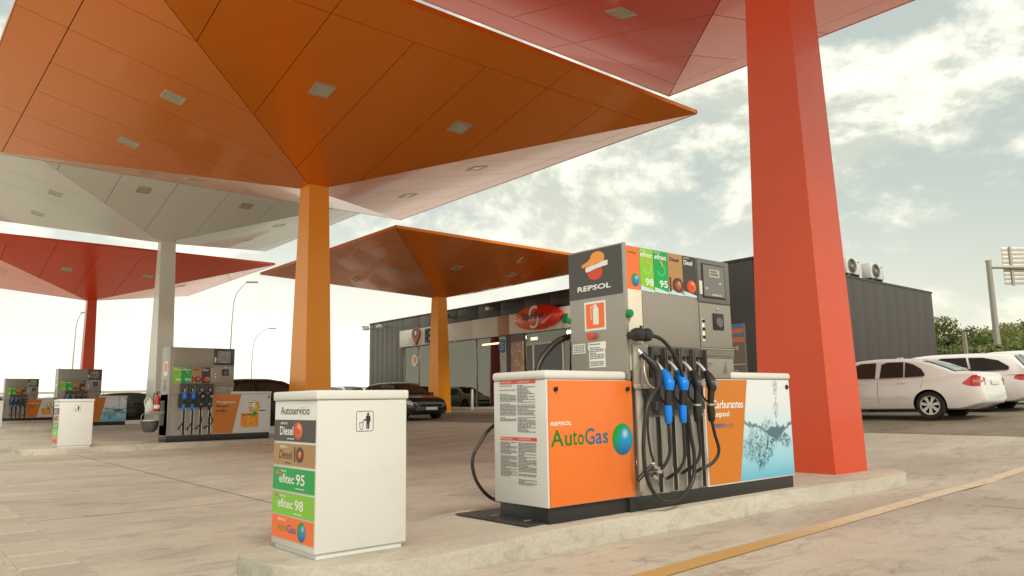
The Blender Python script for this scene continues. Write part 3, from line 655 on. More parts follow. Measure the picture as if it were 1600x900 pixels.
tubeo('pipe', [(.155, -.03, 1.05), (.19, -.05, .90), (.175, -.05, .70), (.20, -.05, .52), (.22, -.06, .44), (.20, -.06, .38)], .010, RUBBER, NEAR, 6, 8)
bm = bmesh.new(); lathe(bm, [(0, -.10), (.03, -.10), (.035, -.07), (.025, -.06), (.025, 0)], 'y', 14, (.255, 0, .37)); tube(bm, [(.20, -.07, .42), (.27, -.07, .36)], .022, 10); tube(bm, [(.19, -.07, .33), (.23, -.07, .30)], .018, 10); bm_obj('breakaway_coupling', bm, CHROME, NEAR, 40)
tubeo('pipe', [(.19, -.07, .41), (.12, -.05, .36), (.05, -.03, .30)], .017, RUBBER, NEAR, 4, 10)
# rear-side hose arching out on the left
tubeo('rear_hose', [(.16, .80, 1.56), (.05, .84, 1.52), (-.08, .85, 1.44), (-.22, .85, 1.30), (-.30, .85, 1.10)], .030, RUBBER, NEAR, 6, 10)
tubeo('rear_hose', [(-.30, .85, 1.12), (-.45, .855, .92), (-.80, .85, .73), (-.90, .85, .63), (-.975, .85, .53), (-.99, .85, .42), (-.93, .85, .28), (-.80, .82, .155), (-.72, .60, .14)], .0145, RUBBER, NEAR, 8, 10)

# ---------------------------------------------------------------- gas dispenser box (orange)
A = root('gas_dispenser', 'white and orange gas box with instructions on its side, before the nearest pump', 'gas dispenser', (3.95, 4.268, .13))
boxo('plinth', (.03, .972, .03, .60, .0, .160), BLACK, A, .004)
boxo('casing', (0, .968, 0, .63, .163, 1.118), WHITE, A, .006)
bm = bmesh.new(); box(bm, -.012, .915, -.014, .645, 1.1185, 1.190, bev=.028, seg=4); bm_obj('lid', bm, LID, A, 40)
boxo('orange_door', (.016, .975, -.012, -.001, .168, 1.112), ORANGE_P, A, .003)
q = Sheet('front', -.012)
q.text('REPSOL', .026, .250, .768, .797, PRINTW, .002, .35, bold=.02)
for t, a0, a1, b0, b1, mm in (('A', .028, .165, .612, .735, GRN_T), ('u', .178, .250, .612, .695, GRN_T), ('t', .262, .308, .612, .722, GRN_T), ('o', .316, .385, .612, .695, GRN_T), ('G', .398, .505, .610, .738, TEAL_T), ('a', .518, .590, .612, .697, BLU_T), ('s', .602, .662, .612, .697, TEAL_T)):
    q.text(t, a0, a1, b0, b1, mm, .002, bold=.012)
q.disc(.835, .636, .124, .128, ball_mat('big_globe_print', (.835, .636), .126, GLOBE), .002, 40); q.build('brand_print', A)
for x in (.086, .911):
    bm = bmesh.new(); lathe(bm, [(0, -.030), (.016, -.028), (.020, -.0125)], 'y', 6, (x, 0, 1.043)); box(bm, x-.006, x+.006, -.04, -.0305, 1.028, 1.062); bm_obj('lock', bm, BLACK, A)
q = Sheet('side', 0)
QS = [Sheet('side', 0) for _ in range(4)]; QS[0].rect(.114, .553, 1.094, 1.122, REDP, .002); QS[1].rect(.110, .550, .650, .676, REDP, .002)
for i, t in enumerate(('INSTRUCCIONES', 'CONDICIONES')):
    for k_, b in enumerate((1.102, .657)): QS[k_+2*i].text(t, .545-.22*i, .40-.22*i, b, b+.012, PRINTW, .003, bold=0)
for (l, r_, b0, b1, rows, sd_) in ((.548, .345, .80, 1.085, 26, 1), (.330, .120, .715, 1.085, 34, 2), (.548, .345, .37, .640, 25, 3), (.330, .118, .315, .640, 30, 4)):
    QS[(0 if b1 > 1 else 1)+(0 if l > .4 else 2)].lines(l, r_, b0, b1, INKG, rows, .003, sd_)
for q in QS: q.build('instruction_print', A)
# floor plate
pl = root('cover_plate', 'black metal cover plate on the island at the foot of the orange box', 'cover plate', (3.92, 4.40, .171))
boxo('plate', (-.12, .36, -.06, .84, 0, .010), mat('worn_black_steel', (.06, .06, .058), .4, metal=.5, var=.3, dirt=.3), pl, .003)
boxo('rim', (.0, .24, .10, .115, .0105, .016), SILVER, pl)
boxo('rim', (.0, .24, .50, .51, .0105, .016), SILVER, pl)

# ---------------------------------------------------------------- bins
def service_bin(label, loc, near=False):
    R = root('litter_bin', label, 'litter bin', loc, group='white service bins at the island ends')
    boxo('base', (.02, .64, .02, .635, 0, .035), LID, R, .004)
    boxo('casing', (0, .662, 0, .655, .037, .982), WHITE, R, .006)
    bm = bmesh.new(); box(bm, -.012, .674, -.012, .667, .984, 1.045, bev=.012, seg=3); bm_obj('lid', bm, LID, R, 40)
    q = Sheet('side', 0)
    q.text('Autoservicio', .555, .110, .892, .945, CHAR, .002, bold=0)
    rows = [(.714, .856, CHAR), (.557, .700, TAN), (.392, .540, GREEN), (.235, .378, LIME), (.080, .225, ORSOFT)]
    for b0, b1, mm in rows: q.rect(.014, .650, b0, b1, mm, .002)
    def rep(b, h): q.text('REPSOL', .548, .43, b, b+h, PRINTW, .003, .2, bold=.02)
    for b0, b1, mm in rows: rep(b1-.030, .014)
    q.text('Diesel', .555, .345, .755, .812, PRINTW, .003, .0); q.disc(.275, .785, .072, .058, ball_mat('bin_fire_print', (-.275, .785), .07, FIRE, 'side'), .003); q.text('e', .305, .25, .765, .805, REDP, .004, bold=.03)
    q.rect(.33, .44, .729, .734, PRINTW, .003)
    q.text('Diesel', .56, .36, .598, .655, PRINTK, .003, .15, bold=0); q.rect(.325, .303, .583, .680, DKBR, .003); q.text('0', .295, .178, .580, .683, DKBR, .003, bold=.05); q.disc(.237, .630, .028, .026, ball_mat('bin_copper_print', (-.238, .63), .035, FIRE, 'side'), .004); q.rect(.38, .47, .570, .575, PRINTK, .003)
    q.text('efitec', .545, .31, .440, .500, PRINTW, .003); q.text('95', .285, .155, .437, .507, PRINTW, .003); q.poly([(.61, .49), (.58, .525), (.52, .52), (.50, .46), (.53, .495)], TAN, .003); q.rect(.16, .29, .412, .417, PRINTW, .003)
    q.text('efitec', .560, .32, .280, .338, PRINTW, .003); q.text('98', .295, .165, .276, .342, PRINTW, .003); q.poly([(.63, .35), (.60, .365), (.55, .365), (.52, .33), (.56, .35)], TAN, .003); q.rect(.18, .31, .252, .257, PRINTW, .003)
    q.text('Auto', .560, .415, .130, .178, mat('olive_ink', (.25, .30, .03), .5), .003); q.text('Gas', .405, .27, .128, .178, BLU_T, .003); q.disc(.185, .150, .062, .062, ball_mat('bin_globe_print', (-.185, .15), .063, GLOBE, 'side'), .003)
    q.build('price_signs', R)
    # "put litter in the bin" pictogram: rounded frame, man, basket
    q = Sheet('front', 0); x0, x1, z0, z1, r = .275, .403, .775, .908, .014
    def rr(o):
        P = []
        for cx, cz, a0 in ((x1-r, z1-r, 0), (x0+r, z1-r, 90), (x0+r, z0+r, 180), (x1-r, z0+r, 270)):
            for i in range(5): t = math.radians(a0+i*22.5); P.append((cx+(r+o)*math.cos(t), cz+(r+o)*math.sin(t)))
        return P
    Ao, Ai = rr(0), rr(-.0035); n = len(Ao)
    for i in range(n): q.poly([Ao[i], Ao[(i+1) % n], Ai[(i+1) % n], Ai[i]], PRINTK, .0015)
    q.disc(.362, .888, .0085, .009, PRINTK, .0015, 14)
    q.poly([(.350, .878), (.374, .878), (.380, .868), (.380, .838), (.374, .838), (.372, .790), (.363, .790), (.362, .825), (.360, .825), (.359, .790), (.350, .790), (.350, .852), (.338, .852), (.334, .856), (.328, .850), (.334, .844), (.348, .844), (.346, .868)], PRINTK, .0015)
    for p0, p1 in (((.300, .832), (.304, .790)), ((.304, .790), (.322, .790)), ((.322, .790), (.327, .832)), ((.298, .832), (.329, .832))):
        dx_, dz_ = p1[0]-p0[0], p1[1]-p0[1]; L = math.hypot(dx_, dz_); nx, nz = -dz_/L*.0018, dx_/L*.0018
        q.poly([(p0[0]+nx, p0[1]+nz), (p1[0]+nx, p1[1]+nz), (p1[0]-nx, p1[1]-nz), (p0[0]-nx, p0[1]-nz)], PRINTK, .0015)
    q.poly([(.318, .838), (.326, .846), (.330, .842), (.322, .836)], PRINTK, .0015); q.build('pictogram', R)
    return R
service_bin('near white service bin with coloured fuel name plates on its left side', (2.199, 4.506, .13))
service_bin('distant white service bin in front of the third fuel pump', (3.27, 19.1, .255))
service_bin('farthest white service bin cut by the left edge of the photo', (3.40, 34.72, .40))

def extinguisher(label, loc, s=1., rz=0):
    R = root('fire_extinguisher', label, 'fire extinguisher', loc, rz); RD = mat('extinguisher_red', (.55, .035, .02), .3, coat=.4)
    bm = bmesh.new(); lathe(bm, [(0, 0), (.075*s, .0), (.085*s, .02*s), (.085*s, .42*s), (.07*s, .47*s), (.035*s, .50*s), (.03*s, .53*s), (0, .53*s)], 'z', 20); bm_obj('cylinder', bm, RD, R, 40)
    bm = bmesh.new(); lathe(bm, [(0, .53*s), (.025*s, .53*s), (.025*s, .57*s), (0, .575*s)], 'z', 12); box(bm, -.07*s, .03*s, -.012, .012, .575*s, .592*s); box(bm, -.08*s, .02*s, -.012, .012, .605*s, .62*s); bm_obj('valve', bm, BLACK, R)
    tubeo('hose', [(.02*s, 0, .56*s), (.10*s, 0, .57*s), (.125*s, 0, .45*s), (.12*s, 0, .25*s), (.095*s, 0, .12*s)], .013*s, RUBBER, R, 6, 8)
    bm = bmesh.new(); lathe(bm, [(.0865*s, .14*s), (.0865*s, .24*s)], 'z', 20, cap=False); bm_obj('paper_label', bm, PRINTW, R, 40)
    return R
extinguisher('red fire extinguisher half hidden behind the right edge of the near bin', (3.05, 5.02, .60), 1.0)
WIRE = mat('wire_grey', (.35, .33, .28), .4, metal=.5)
wr = root('wall_rack', 'wire rack on the left side of the second fuel pump', 'rack', (5.586, 19.80, .95))
bm = bmesh.new(); box(bm, -.34, -.003, -.18, .20, -.03, -.012, bev=.004); box(bm, -.34, -.33, -.18, .20, -.01, .05); box(bm, -.33, -.003, -.18, -.17, -.01, .05); bm_obj('shelf', bm, WIRE, wr); boxo('back_plate', (-.010, -.002, -.16, .18, -.3, .3), BLACK, wr)
extinguisher('red fire extinguisher standing on the rack of the second pump', (5.44, 19.76, .945), .85, 2.2)
bt = root('water_can', 'white watering can behind the red extinguisher on the second pump', 'watering can', (5.33, 19.93, .945))
bm = bmesh.new(); lathe(bm, [(0, 0), (.10, 0), (.11, .03), (.11, .22), (.075, .30), (.035, .33), (.035, .36), (0, .36)], 'z', 16); bm_obj('can_body', bm, LID, bt, 40)
tubeo('handle', [(.02, 0, .35), (-.08, 0, .38), (-.13, 0, .28), (-.10, 0, .12)], .012, LID, bt, 5, 8); tubeo('can_spout', [(.08, 0, .08), (.13, 0, .20), (.14, 0, .33)], [.02, .015, .012], LID, bt, 5, 8)
bk = root('squeegee_bucket', 'round dark bucket hung below the rack of the second pump', 'bucket', (5.30, 19.80, .50))
bm = bmesh.new(); lathe(bm, [(0, .0), (.10, .0), (.17, .06), (.20, .16), (.21, .26), (.215, .27), (.20, .27), (.17, .20), (0, .18)], 'z', 20); bm_obj('bowl', bm, mat('bucket_grey', (.10, .10, .10), .3, coat=.4), bk, 40)
bm = bmesh.new(); lathe(bm, [(0, .30), (.13, .29), (.15, .27), (.15, .22)], 'z', 16); bm_obj('cloth_roll', bm, LID, bk, 40)
tubeo('hanger', [(-.19, 0, .24), (-.17, 0, .42), (.0, 0, .44), (.19, 0, .42), (.20, 0, .24)], .008, WIRE, bk, 5, 6)

# ---------------------------------------------------------------- shop
UB, V0, V1, ZT = 25.51, 15.73, 44.8, 6.42
CLAD = mat('grey_cladding', (.125, .118, .11), .42, metal=.3, var=.12, scale=1.2, stretch=(1, 1, .3)); CLADD = mat('dark_cladding', (.045, .043, .042), .45, var=.12, scale=1.2); CLADS = mat('brown_grey_cladding', (.062, .052, .047), .55, var=.15, scale=.8, stretch=(1, 1, .3))  # CLAD is lighter: glare on the left wall put into its colour
def glassmat(name, rgb, rough=.03, metal=.75):
    m = mat(name, rgb, rough, metal=metal, var=.05, bump=.0015, bscale=1.2); return m
GLS = glassmat('shop_glass', (.27, .27, .215), .03, .8); 
def pane_mat():
    m = bpy.data.materials.new('see_through_glass'); m.use_nodes = True; B = NB(m.node_tree); m.node_tree.nodes.remove(m.node_tree.nodes['Principled BSDF'])
    gl_ = B.n('ShaderNodeBsdfGlossy'); gl_.inputs['Color'].default_value = (.80, .80, .68, 1); gl_.inputs['Roughness'].default_value = .02
    tr = B.n('ShaderNodeBsdfTransparent'); tr.inputs[0].default_value = (.85, .88, .82, 1); mx = B.n('ShaderNodeMixShader'); fr = B.n('ShaderNodeFresnel'); fr.inputs[0].default_value = 1.55
    B.put(mx.inputs[0], B.m('ADD', .10, fr.outputs[0], clamp=True)); B.nt.links.new(tr.outputs[0], mx.inputs[1]); B.nt.links.new(gl_.outputs[0], mx.inputs[2]); B.nt.links.new(mx.outputs[0], m.node_tree.nodes['Material Output'].inputs[0]); return m
GLS = pane_mat(); GLD = glassmat('dark_glass', (.05, .045, .04), .05, .2)
shop = root('shop_building', 'low dark grey shop with long windows behind the pumps', 'shop', (UB, V0, .70))
z_ = lambda z: z-.70; y_ = lambda v: v-V0
bm = bmesh.new(); box(bm, 3.0, 16.7, .06, V1-V0-.06, -.2, z_(ZT-.10)); bm_obj('back_wall', bm, mat('interior_wall', (.22, .17, .12), .8), shop)
boxo('end_wall', (.06, 2.99, .06, y_(25.2), -.2, z_(4.6)), DARK, shop); boxo('end_wall', (.06, 2.99, y_(40.6), V1-V0-.06, -.2, z_(4.6)), DARK, shop)
boxo('ceiling_slab', (.06, 2.99, .06, V1-V0-.06, z_(4.61), z_(ZT-.1)), DARK, shop); boxo('shop_floor', (.06, 2.99, y_(25.25), y_(40.55), -.2, z_(.78)), mat('shop_tiles', (.25, .20, .16), .3), shop)
GOODS = [mat('goods%d' % i, c_, .5) for i, c_ in enumerate([(.35, .05, .02), (.25, .08, .03), (.4, .3, .15), (.08, .12, .2), (.30, .28, .25), (.12, .05, .04)])]
for v in np.arange(31.3, 39.6, 1.75):
    boxo('display_shelf', (.9, 1.3, y_(v), y_(v+1.5), z_(.781), z_(2.25)), mat('shelf_brown', (.11, .045, .03), .5), shop)
    bm = bmesh.new()
    for kz in range(3):
        yv = v+.05
        while yv < v+1.35: w_ = random.uniform(.07, .2); box(bm, .62, .898, y_(yv), y_(yv+w_), z_(.95+kz*.42), z_(.95+kz*.42+random.uniform(.18, .34)), mi=random.randrange(6)); yv += w_+.02
    meta(bm_obj('goods', bm, GOODS, shop), kind='stuff')
bm = bmesh.new(); box(bm, -.02, 16.76, -.02, V1-V0+.02, z_(ZT)-.06, z_(ZT)+.03); bm_obj('roof', bm, CLADD, shop)
def wallpanel(d, m): 
    return boxo('wall_panel', d, m, shop, .006)
n = 15                                                            # side wall facing -y
for i in range(n): w = 16.7/n; wallpanel((i*w+.005+(.03 if i == 0 else 0), (i+1)*w-.005, -.0, .055, -.2, z_(ZT)-.065), CLADS)
for i in range(7): w = (V1-40.62)/7; wallpanel((0, .055, y_(40.62)+i*w+.01, y_(40.62)+(i+1)*w-.01, -.2, z_(ZT)-.065), CLAD)
w = (40.6-25.2)/8
for i in range(8): wallpanel((0, .055, y_(25.2)+i*w+.01, y_(25.2)+(i+1)*w-.01, z_(5.60), z_(ZT)-.065), CLADD if i < 5 else CLAD)
for i in range(8): w = (25.17-V0)/8; wallpanel((0, .055, i*w+.01+(.05 if i == 0 else 0), (i+1)*w-.01, -.2, z_(ZT)-.065), CLADD)
# white fascia: boards
FASC = mat('white_fascia', (.78, .74, .66), .45, var=.05); FASO = mat('terracotta_fascia', (.50, .24, .13), .5, var=.06)
xs = [40.6, 38.1, 35.6, 33.1, 30.9, 29.95, 28.2, 26.7, 25.2]
for i in range(len(xs)-1):
    m_ = FASO if i == 4 else FASC
    boxo('fascia_board', (-.28, .0, y_(xs[i+1])+.008, y_(xs[i])-.008, z_(4.56), z_(5.58)), m_, shop, .01)
# windows: mullions and panes
FR_ = mat('window_aluminium', (.40, .37, .32), .35, metal=.6)
vs_ = [40.45, 38.86, 36.0, 33.1, 30.55]
for i in range(4):
    f = boxo('window_pane', (.015, .03, y_(vs_[i+1])+.04, y_(vs_[i])-.04, z_(.86), z_(4.55)), GLS, shop)
for v in vs_: boxo('window_frame', (-.03, .05, y_(v)-.035, y_(v)+.035, z_(.82), z_(4.555)), FR_, shop, .004)
boxo('window_sill', (-.05, .05, y_(30.5), y_(40.5), z_(.70), z_(.818)), FR_, shop)
boxo('dark_pier', (-.02, .05, y_(30.15), y_(30.50), z_(.7), z_(4.553)), CLADD, shop)
def poster_mat():
    m = bpy.data.materials.new('poster_print'); m.use_nodes = True; B = NB(m.node_tree); p = m.node_tree.nodes['Principled BSDF']
    oc = B.n('ShaderNodeTexCoord').outputs['Object']; v = B.n('ShaderNodeTexVoronoi'); B.put(v.inputs['Vector'], oc); v.inputs['Scale'].default_value = 2.6
    n = B.noise(oc, 3.5, 5, .6, 1.5); c = B.ramp(n, [(0, (.5, .40, .28)), (.42, (.62, .50, .36)), (.5, (.45, .16, .05)), (.58, (.60, .42, .25)), (.64, (.15, .09, .06)), (1, (.7, .6, .45))]); B.put(p.inputs['Base Color'], c); p.inputs['Roughness'].default_value = .35; return m
boxo('window_poster', (-.03, .04, y_(29.20), y_(30.13), z_(.9), z_(4.15)), poster_mat(), shop)
boxo('door_header', (-.03, .04, y_(29.10), y_(30.13), z_(4.16), z_(4.553)), mat('menu_board', (.14, .11, .09), .4, var=.5, scale=8), shop)
boxo('window_frame', (-.05, .05, y_(29.0), y_(29.08), z_(.7), z_(4.553)), BLACK, shop)
boxo('transom_pane', (.015, .03, y_(26.0), y_(28.95), z_(4.02), z_(4.55)), GLS, shop)
boxo('door_frame', (-.03, .05, y_(25.9), y_(28.96), z_(3.92), z_(4.01)), FR_, shop)
boxo('door_pane', (.01, .03, y_(28.45), y_(28.93), z_(.74), z_(3.91)), GLD, shop); boxo('door_pane', (.02, .03, y_(26.32), y_(28.35), z_(.74), z_(3.91)), GLD, shop)
for v in (28.40, 26.27): boxo('door_frame', (-.03, .05, y_(v)-.04, y_(v)+.04, z_(.74), z_(3.918)), ALU, shop)
boxo('window_pane', (.015, .03, y_(25.22), y_(26.22), z_(.74), z_(3.91)), GLS, shop)
q = Sheet('side', -.032); q.disc(y_(38.5+.75), z_(3.7), .34, .38, PRINTW, 0.0); q.disc(y_(38.5+.72), z_(3.72), .16, .2, LOGO_O, .004); q.build('window_sticker', shop)
q = Sheet('side', -.005); q.disc(y_(30.86), z_(4.02), .30, .36, mat('blue_sign_print', (.03, .16, .38), .4), .01); q.text('5', y_(30.98), y_(30.74), z_(3.82), z_(4.2), mat('pale_ink', (.5, .6, .7), .5), .016); q.disc(y_(30.7), z_(3.4), .12, .12, LOGO_O, .01); q.build('window_sticker', shop)
for v in (27.0, 30.2, 33.6, 37.2): boxo('fill_lamp', (1.2, 1.9, y_(v), y_(v+1.6), z_(4.5), z_(4.56)), mat('fill_lamp_glow', (.9, .8, .6), .3, emit=((1, .80, .55), 14.0)), shop)  # glowing ceiling boxes added to brighten the shop interior
boxo('interior_lamp', (.008, .0145, y_(31.0), y_(32.6), z_(4.15), z_(4.24)), mat('warm_lamp', (.9, .7, .4), .3, emit=((1, .75, .4), 1.2)), shop)
boxo('interior_lamp', (.004, .0095, y_(28.1), y_(28.6), z_(4.16), z_(4.30)), mat('warm_lamp', (.9, .7, .4), .3), shop)
sw = root('shop_sidewalk', 'low kerbed walkway along the shop windows', None, (0, 0, 0), kind='structure')
bm = bmesh.new(); box(bm, 24.2, 25.48, 15.0, 45, .3, .86, bev=.02); bm_obj('kerb', bm, C_KERB, sw, 40)
# brand sign
sg = root('oval_shop_sign', 'orange and red oval sign reading Sprint above the shop door', 'sign', (UB-.29, 27.62, 5.22))
SG_O = mat('sign_orange', (.86, .15, .03), .25, coat=.6); SG_R = mat('sign_red', (.72, .025, .012), .25, coat=.6)
def lens_pts(w, h, n=40):
    P = []
    for i in range(n):
        t = 2*math.pi*i/n; c, s_ = math.cos(t), math.sin(t); P.append((w*math.copysign(abs(c)**.95, c), h*math.copysign(abs(s_)**1.25, s_)))
    return P
LP = lens_pts(1.80, .62); bm = bmesh.new(); R0 = [bm.verts.new((0, a_, b_)) for a_, b_ in LP]; R1 = [bm.verts.new((-.16, a_, b_)) for a_, b_ in LP]; R2_ = [bm.verts.new((-.24, a_*.82, b_*.78)) for a_, b_ in LP]; cc = bm.verts.new((-.27, 0, 0)); n = len(LP)
for A_, B_ in ((R0, R1), (R1, R2_)):
    for i in range(n): f = bm.faces.new((A_[i], A_[(i+1) % n], B_[(i+1) % n], B_[i])); f.material_index = 0 if A_[i].co.y > .25 else 1
for i in range(n): f = bm.faces.new((R2_[i], R2_[(i+1) % n], cc)); f.material_index = 0 if R2_[i].co.y > .25 else 1
bm.faces.new(R0); bm_obj('sign_body', bm, [SG_O, SG_R], sg, 60)
q = Sheet('side', -.27)
arc = lambda cx, cz, r1, r2, a0, a1: [(cx-r1*math.cos(t), cz+r1*math.sin(t)) for t in np.linspace(a0, a1, 14)]+[(cx-r2*math.cos(t), cz+r2*math.sin(t)) for t in np.linspace(a1, a0, 14)]
q.poly(arc(.05, .16, .42, .27, .9, 4.0), PRINTW, .005); q.poly(arc(.12, -.18, .38, .25, -2.4, .9), PRINTW, .006); q.poly([(-.35, -.32), (-1.35, .12), (-1.25, .0), (-.6, -.38)], SG_O, .004)
q.text('Sprint', 1.02, -.62, -.20, .27, PRINTK, .03, .12, bold=.01); q.build('lettering', sg)
gl = root('green_fascia_sign', 'small green sign beside the oval shop sign', 'sign', (UB-.29, 25.72, 5.0)); boxo('panel', (-.10, 0, -.16, .16, -.22, .22), GREENK, gl, .03)
lg = root('fascia_emblem', 'orange and dark pin-shaped emblem on the left end of the white fascia', 'sign', (UB-.29, 38.6, 5.1)); bm = bmesh.new()
pin = [(.42*math.cos(t), .17+.36*math.sin(t)) for t in np.linspace(-.4, math.pi+.4, 20)]+[(0, -.52)]
vs = [[bm.verts.new((x, a_, b_)) for a_, b_ in pin] for x in (0, -.12)]; bm.faces.new(vs[0]); bm.faces.new(vs[1])
for i in range(len(pin)): bm.faces.new((vs[0][i], vs[0][(i+1) % len(pin)], vs[1][(i+1) % len(pin)], vs[1][i]))
bm_obj('emblem_body', bm, mat('emblem_terracotta', (.48, .13, .06), .4), lg); q = Sheet('side', -.12); q.disc(.0, .22, .27, .25, CHAR, .005); q.disc(-.03, .2, .13, .15, PRINTW, .008); q.build('emblem_print', lg)
lg2 = root('fascia_letter', 'dark upright letter on the fascia half hidden by the orange column', 'sign', (UB-.29, 37.5, 5.05)); bm = bmesh.new(); box(bm, -.12, 0, -.10, .10, -.42, .42); box(bm, -.12, 0, -.35, -.10, -.42, -.28); box(bm, -.12, 0, -.35, -.10, .28, .42); box(bm, -.12, 0, -.30, -.10, -.06, .07); bm_obj('letter', bm, CHAR, lg2)
def camera_fix(v, z, label, L=.5):
    R = root('wall_floodlight', label, 'floodlight', (UB-.02, v, z), group='small fittings on the shop wall')
    tubeo('bracket', [(0, 0, 0), (-L*.5, .05, .02), (-L, 0, 0)], .03, DKGREY, R, 4, 6); bm = bmesh.new(); box(bm, -L-.25, -L+.12, -.13, .13, -.10, .12, bev=.03); bm_obj('housing', bm, ALU, R, 40); boxo('visor', (-L-.30, -L+.14, -.15, .15, .125, .15), DKGREY, R)
camera_fix(43.6, 5.95, 'floodlight at the far left corner of the shop wall', .9); camera_fix(42.2, 6.0, 'floodlight beside the corner one on the grey shop wall', .7); camera_fix(31.3, 6.02, 'pale camera housing on the dark band above the fascia', .4); camera_fix(35.3, 5.95, 'fitting on the dark band right of the small orange column', .4)
# air conditioners on the roof
def aircon(u, v, label):
    R = root('air_conditioner', label, 'air conditioner', (u, v, ZT+.04), group='air conditioning units on the shop roof'); R.scale = (1.25, 1.1, 1.0)
    [boxo('foot', (x-.04, x+.04, .02, .38, 0, .20), DKGREY, R) for x in (-.4, .4)]; bm = bmesh.new(); box(bm, -.55, .55, 0, .42, .20, .94, bev=.03); bm_obj('case', bm, WHITE, R, 40)
    bm = bmesh.new(); lathe(bm, [(.30, -.004), (.33, -.025), (.36, -.004)], 'y', 28, (-.12, 0, .57), cap=False); lathe(bm, [(0, -.02), (.07, -.02), (.08, -.004)], 'y', 16, (-.12, 0, .57))
    for r in (.14, .20, .26): lathe(bm, [(r-.008, -.006), (r, -.018), (r+.008, -.006)], 'y', 24, (-.12, 0, .57), cap=False)
    for i in range(6): t = i*math.pi/6; c_, s_ = math.cos(t), math.sin(t); tube(bm, [(-.12-.33*c_, -.012, .57-.33*s_), (-.12+.33*c_, -.012, .57+.33*s_)], .006, 5)
    bm_obj('fan_grille', bm, mat('grille_grey', (.30, .29, .27), .5), R, 40)
    bm = bmesh.new(); lathe(bm, [(0, -.003), (.31, -.003)], 'y', 24, (-.12, 0, .57)); bm_obj('fan_opening', bm, DARK, R)
    boxo('badge', (.28, .42, -.008, -.001, .78, .81), CHAR, R)
aircon(36.7, 16.0, 'white air conditioner with a round fan on the shop roof, wholly visible'); aircon(34.3, 16.0, 'white air conditioner mostly hidden behind the thick red column')

# ---------------------------------------------------------------- information board behind the near pump
ib = root('price_board', 'grey information board with blue and orange bands behind the right of the near pump', 'board', (16, 10.23, Gf(16, 10.9)))
zb = Gf(16, 10.9); zt_ = 2.87-zb
boxo('panel', (-.03, .05, 0, 1.9, .55, zt_), mat('board_grey', (.20, .185, .15), .5), ib, .004)
for yy in (.25, 1.6): bm = bmesh.new(); lathe(bm, [(0, 0), (.04, 0), (.04, .55), (0, .55)], 'z', 12, (.01, yy, 0)); bm_obj('post', bm, SILVER, ib, 40)
q = Sheet('side', -.03); BB = mat('board_blue', (.13, .24, .42), .5); BO = mat('board_orange', (.75, .22, .08), .5)
for i, m_ in enumerate((BB, BO, BB, BO)): q.rect(.005, 1.895, zt_-.005-.11*(i+1), zt_-.005-.11*i, m_, .002)
q.text('dos', .52, .16, zt_-.63, zt_-.50, PRINTW, .003, bold=0); q.poly([(.36, zt_-.75), (.30, zt_-.80), (.36, zt_-.85), (.40, zt_-.82), (.40, zt_-.78)], PRINTW, .003)
q.rect(.0, 1.9, zt_-.985, zt_-.97, PRINTW, .003); q.text('ado', .50, .2, zt_-1.20, zt_-1.08, PRINTW, .003, bold=0); q.text('ción', .50, .12, zt_-1.38, zt_-1.26, PRINTW, .003, bold=0)
q.text('Lava', .95, .56, zt_-.63, zt_-.50, PRINTW, .003, bold=0); q.build('board_print', ib)

# bollard by the windows
bo = root('steel_post', 'slim silver post in front of the shop window', 'post', (23.3, 30.6, Gf(23.3, 30.6))); bm = bmesh.new(); lathe(bm, [(0, 0), (.07, 0), (.07, 1.0), (.05, 1.03), (0, 1.03)], 'z', 14); bm_obj('tube', bm, ALU, bo, 40); bm = bmesh.new(); lathe(bm, [(0, 0), (.11, 0), (.11, .02), (0, .02)], 'z', 14); bm_obj('foot', bm, ALU, bo, 40)

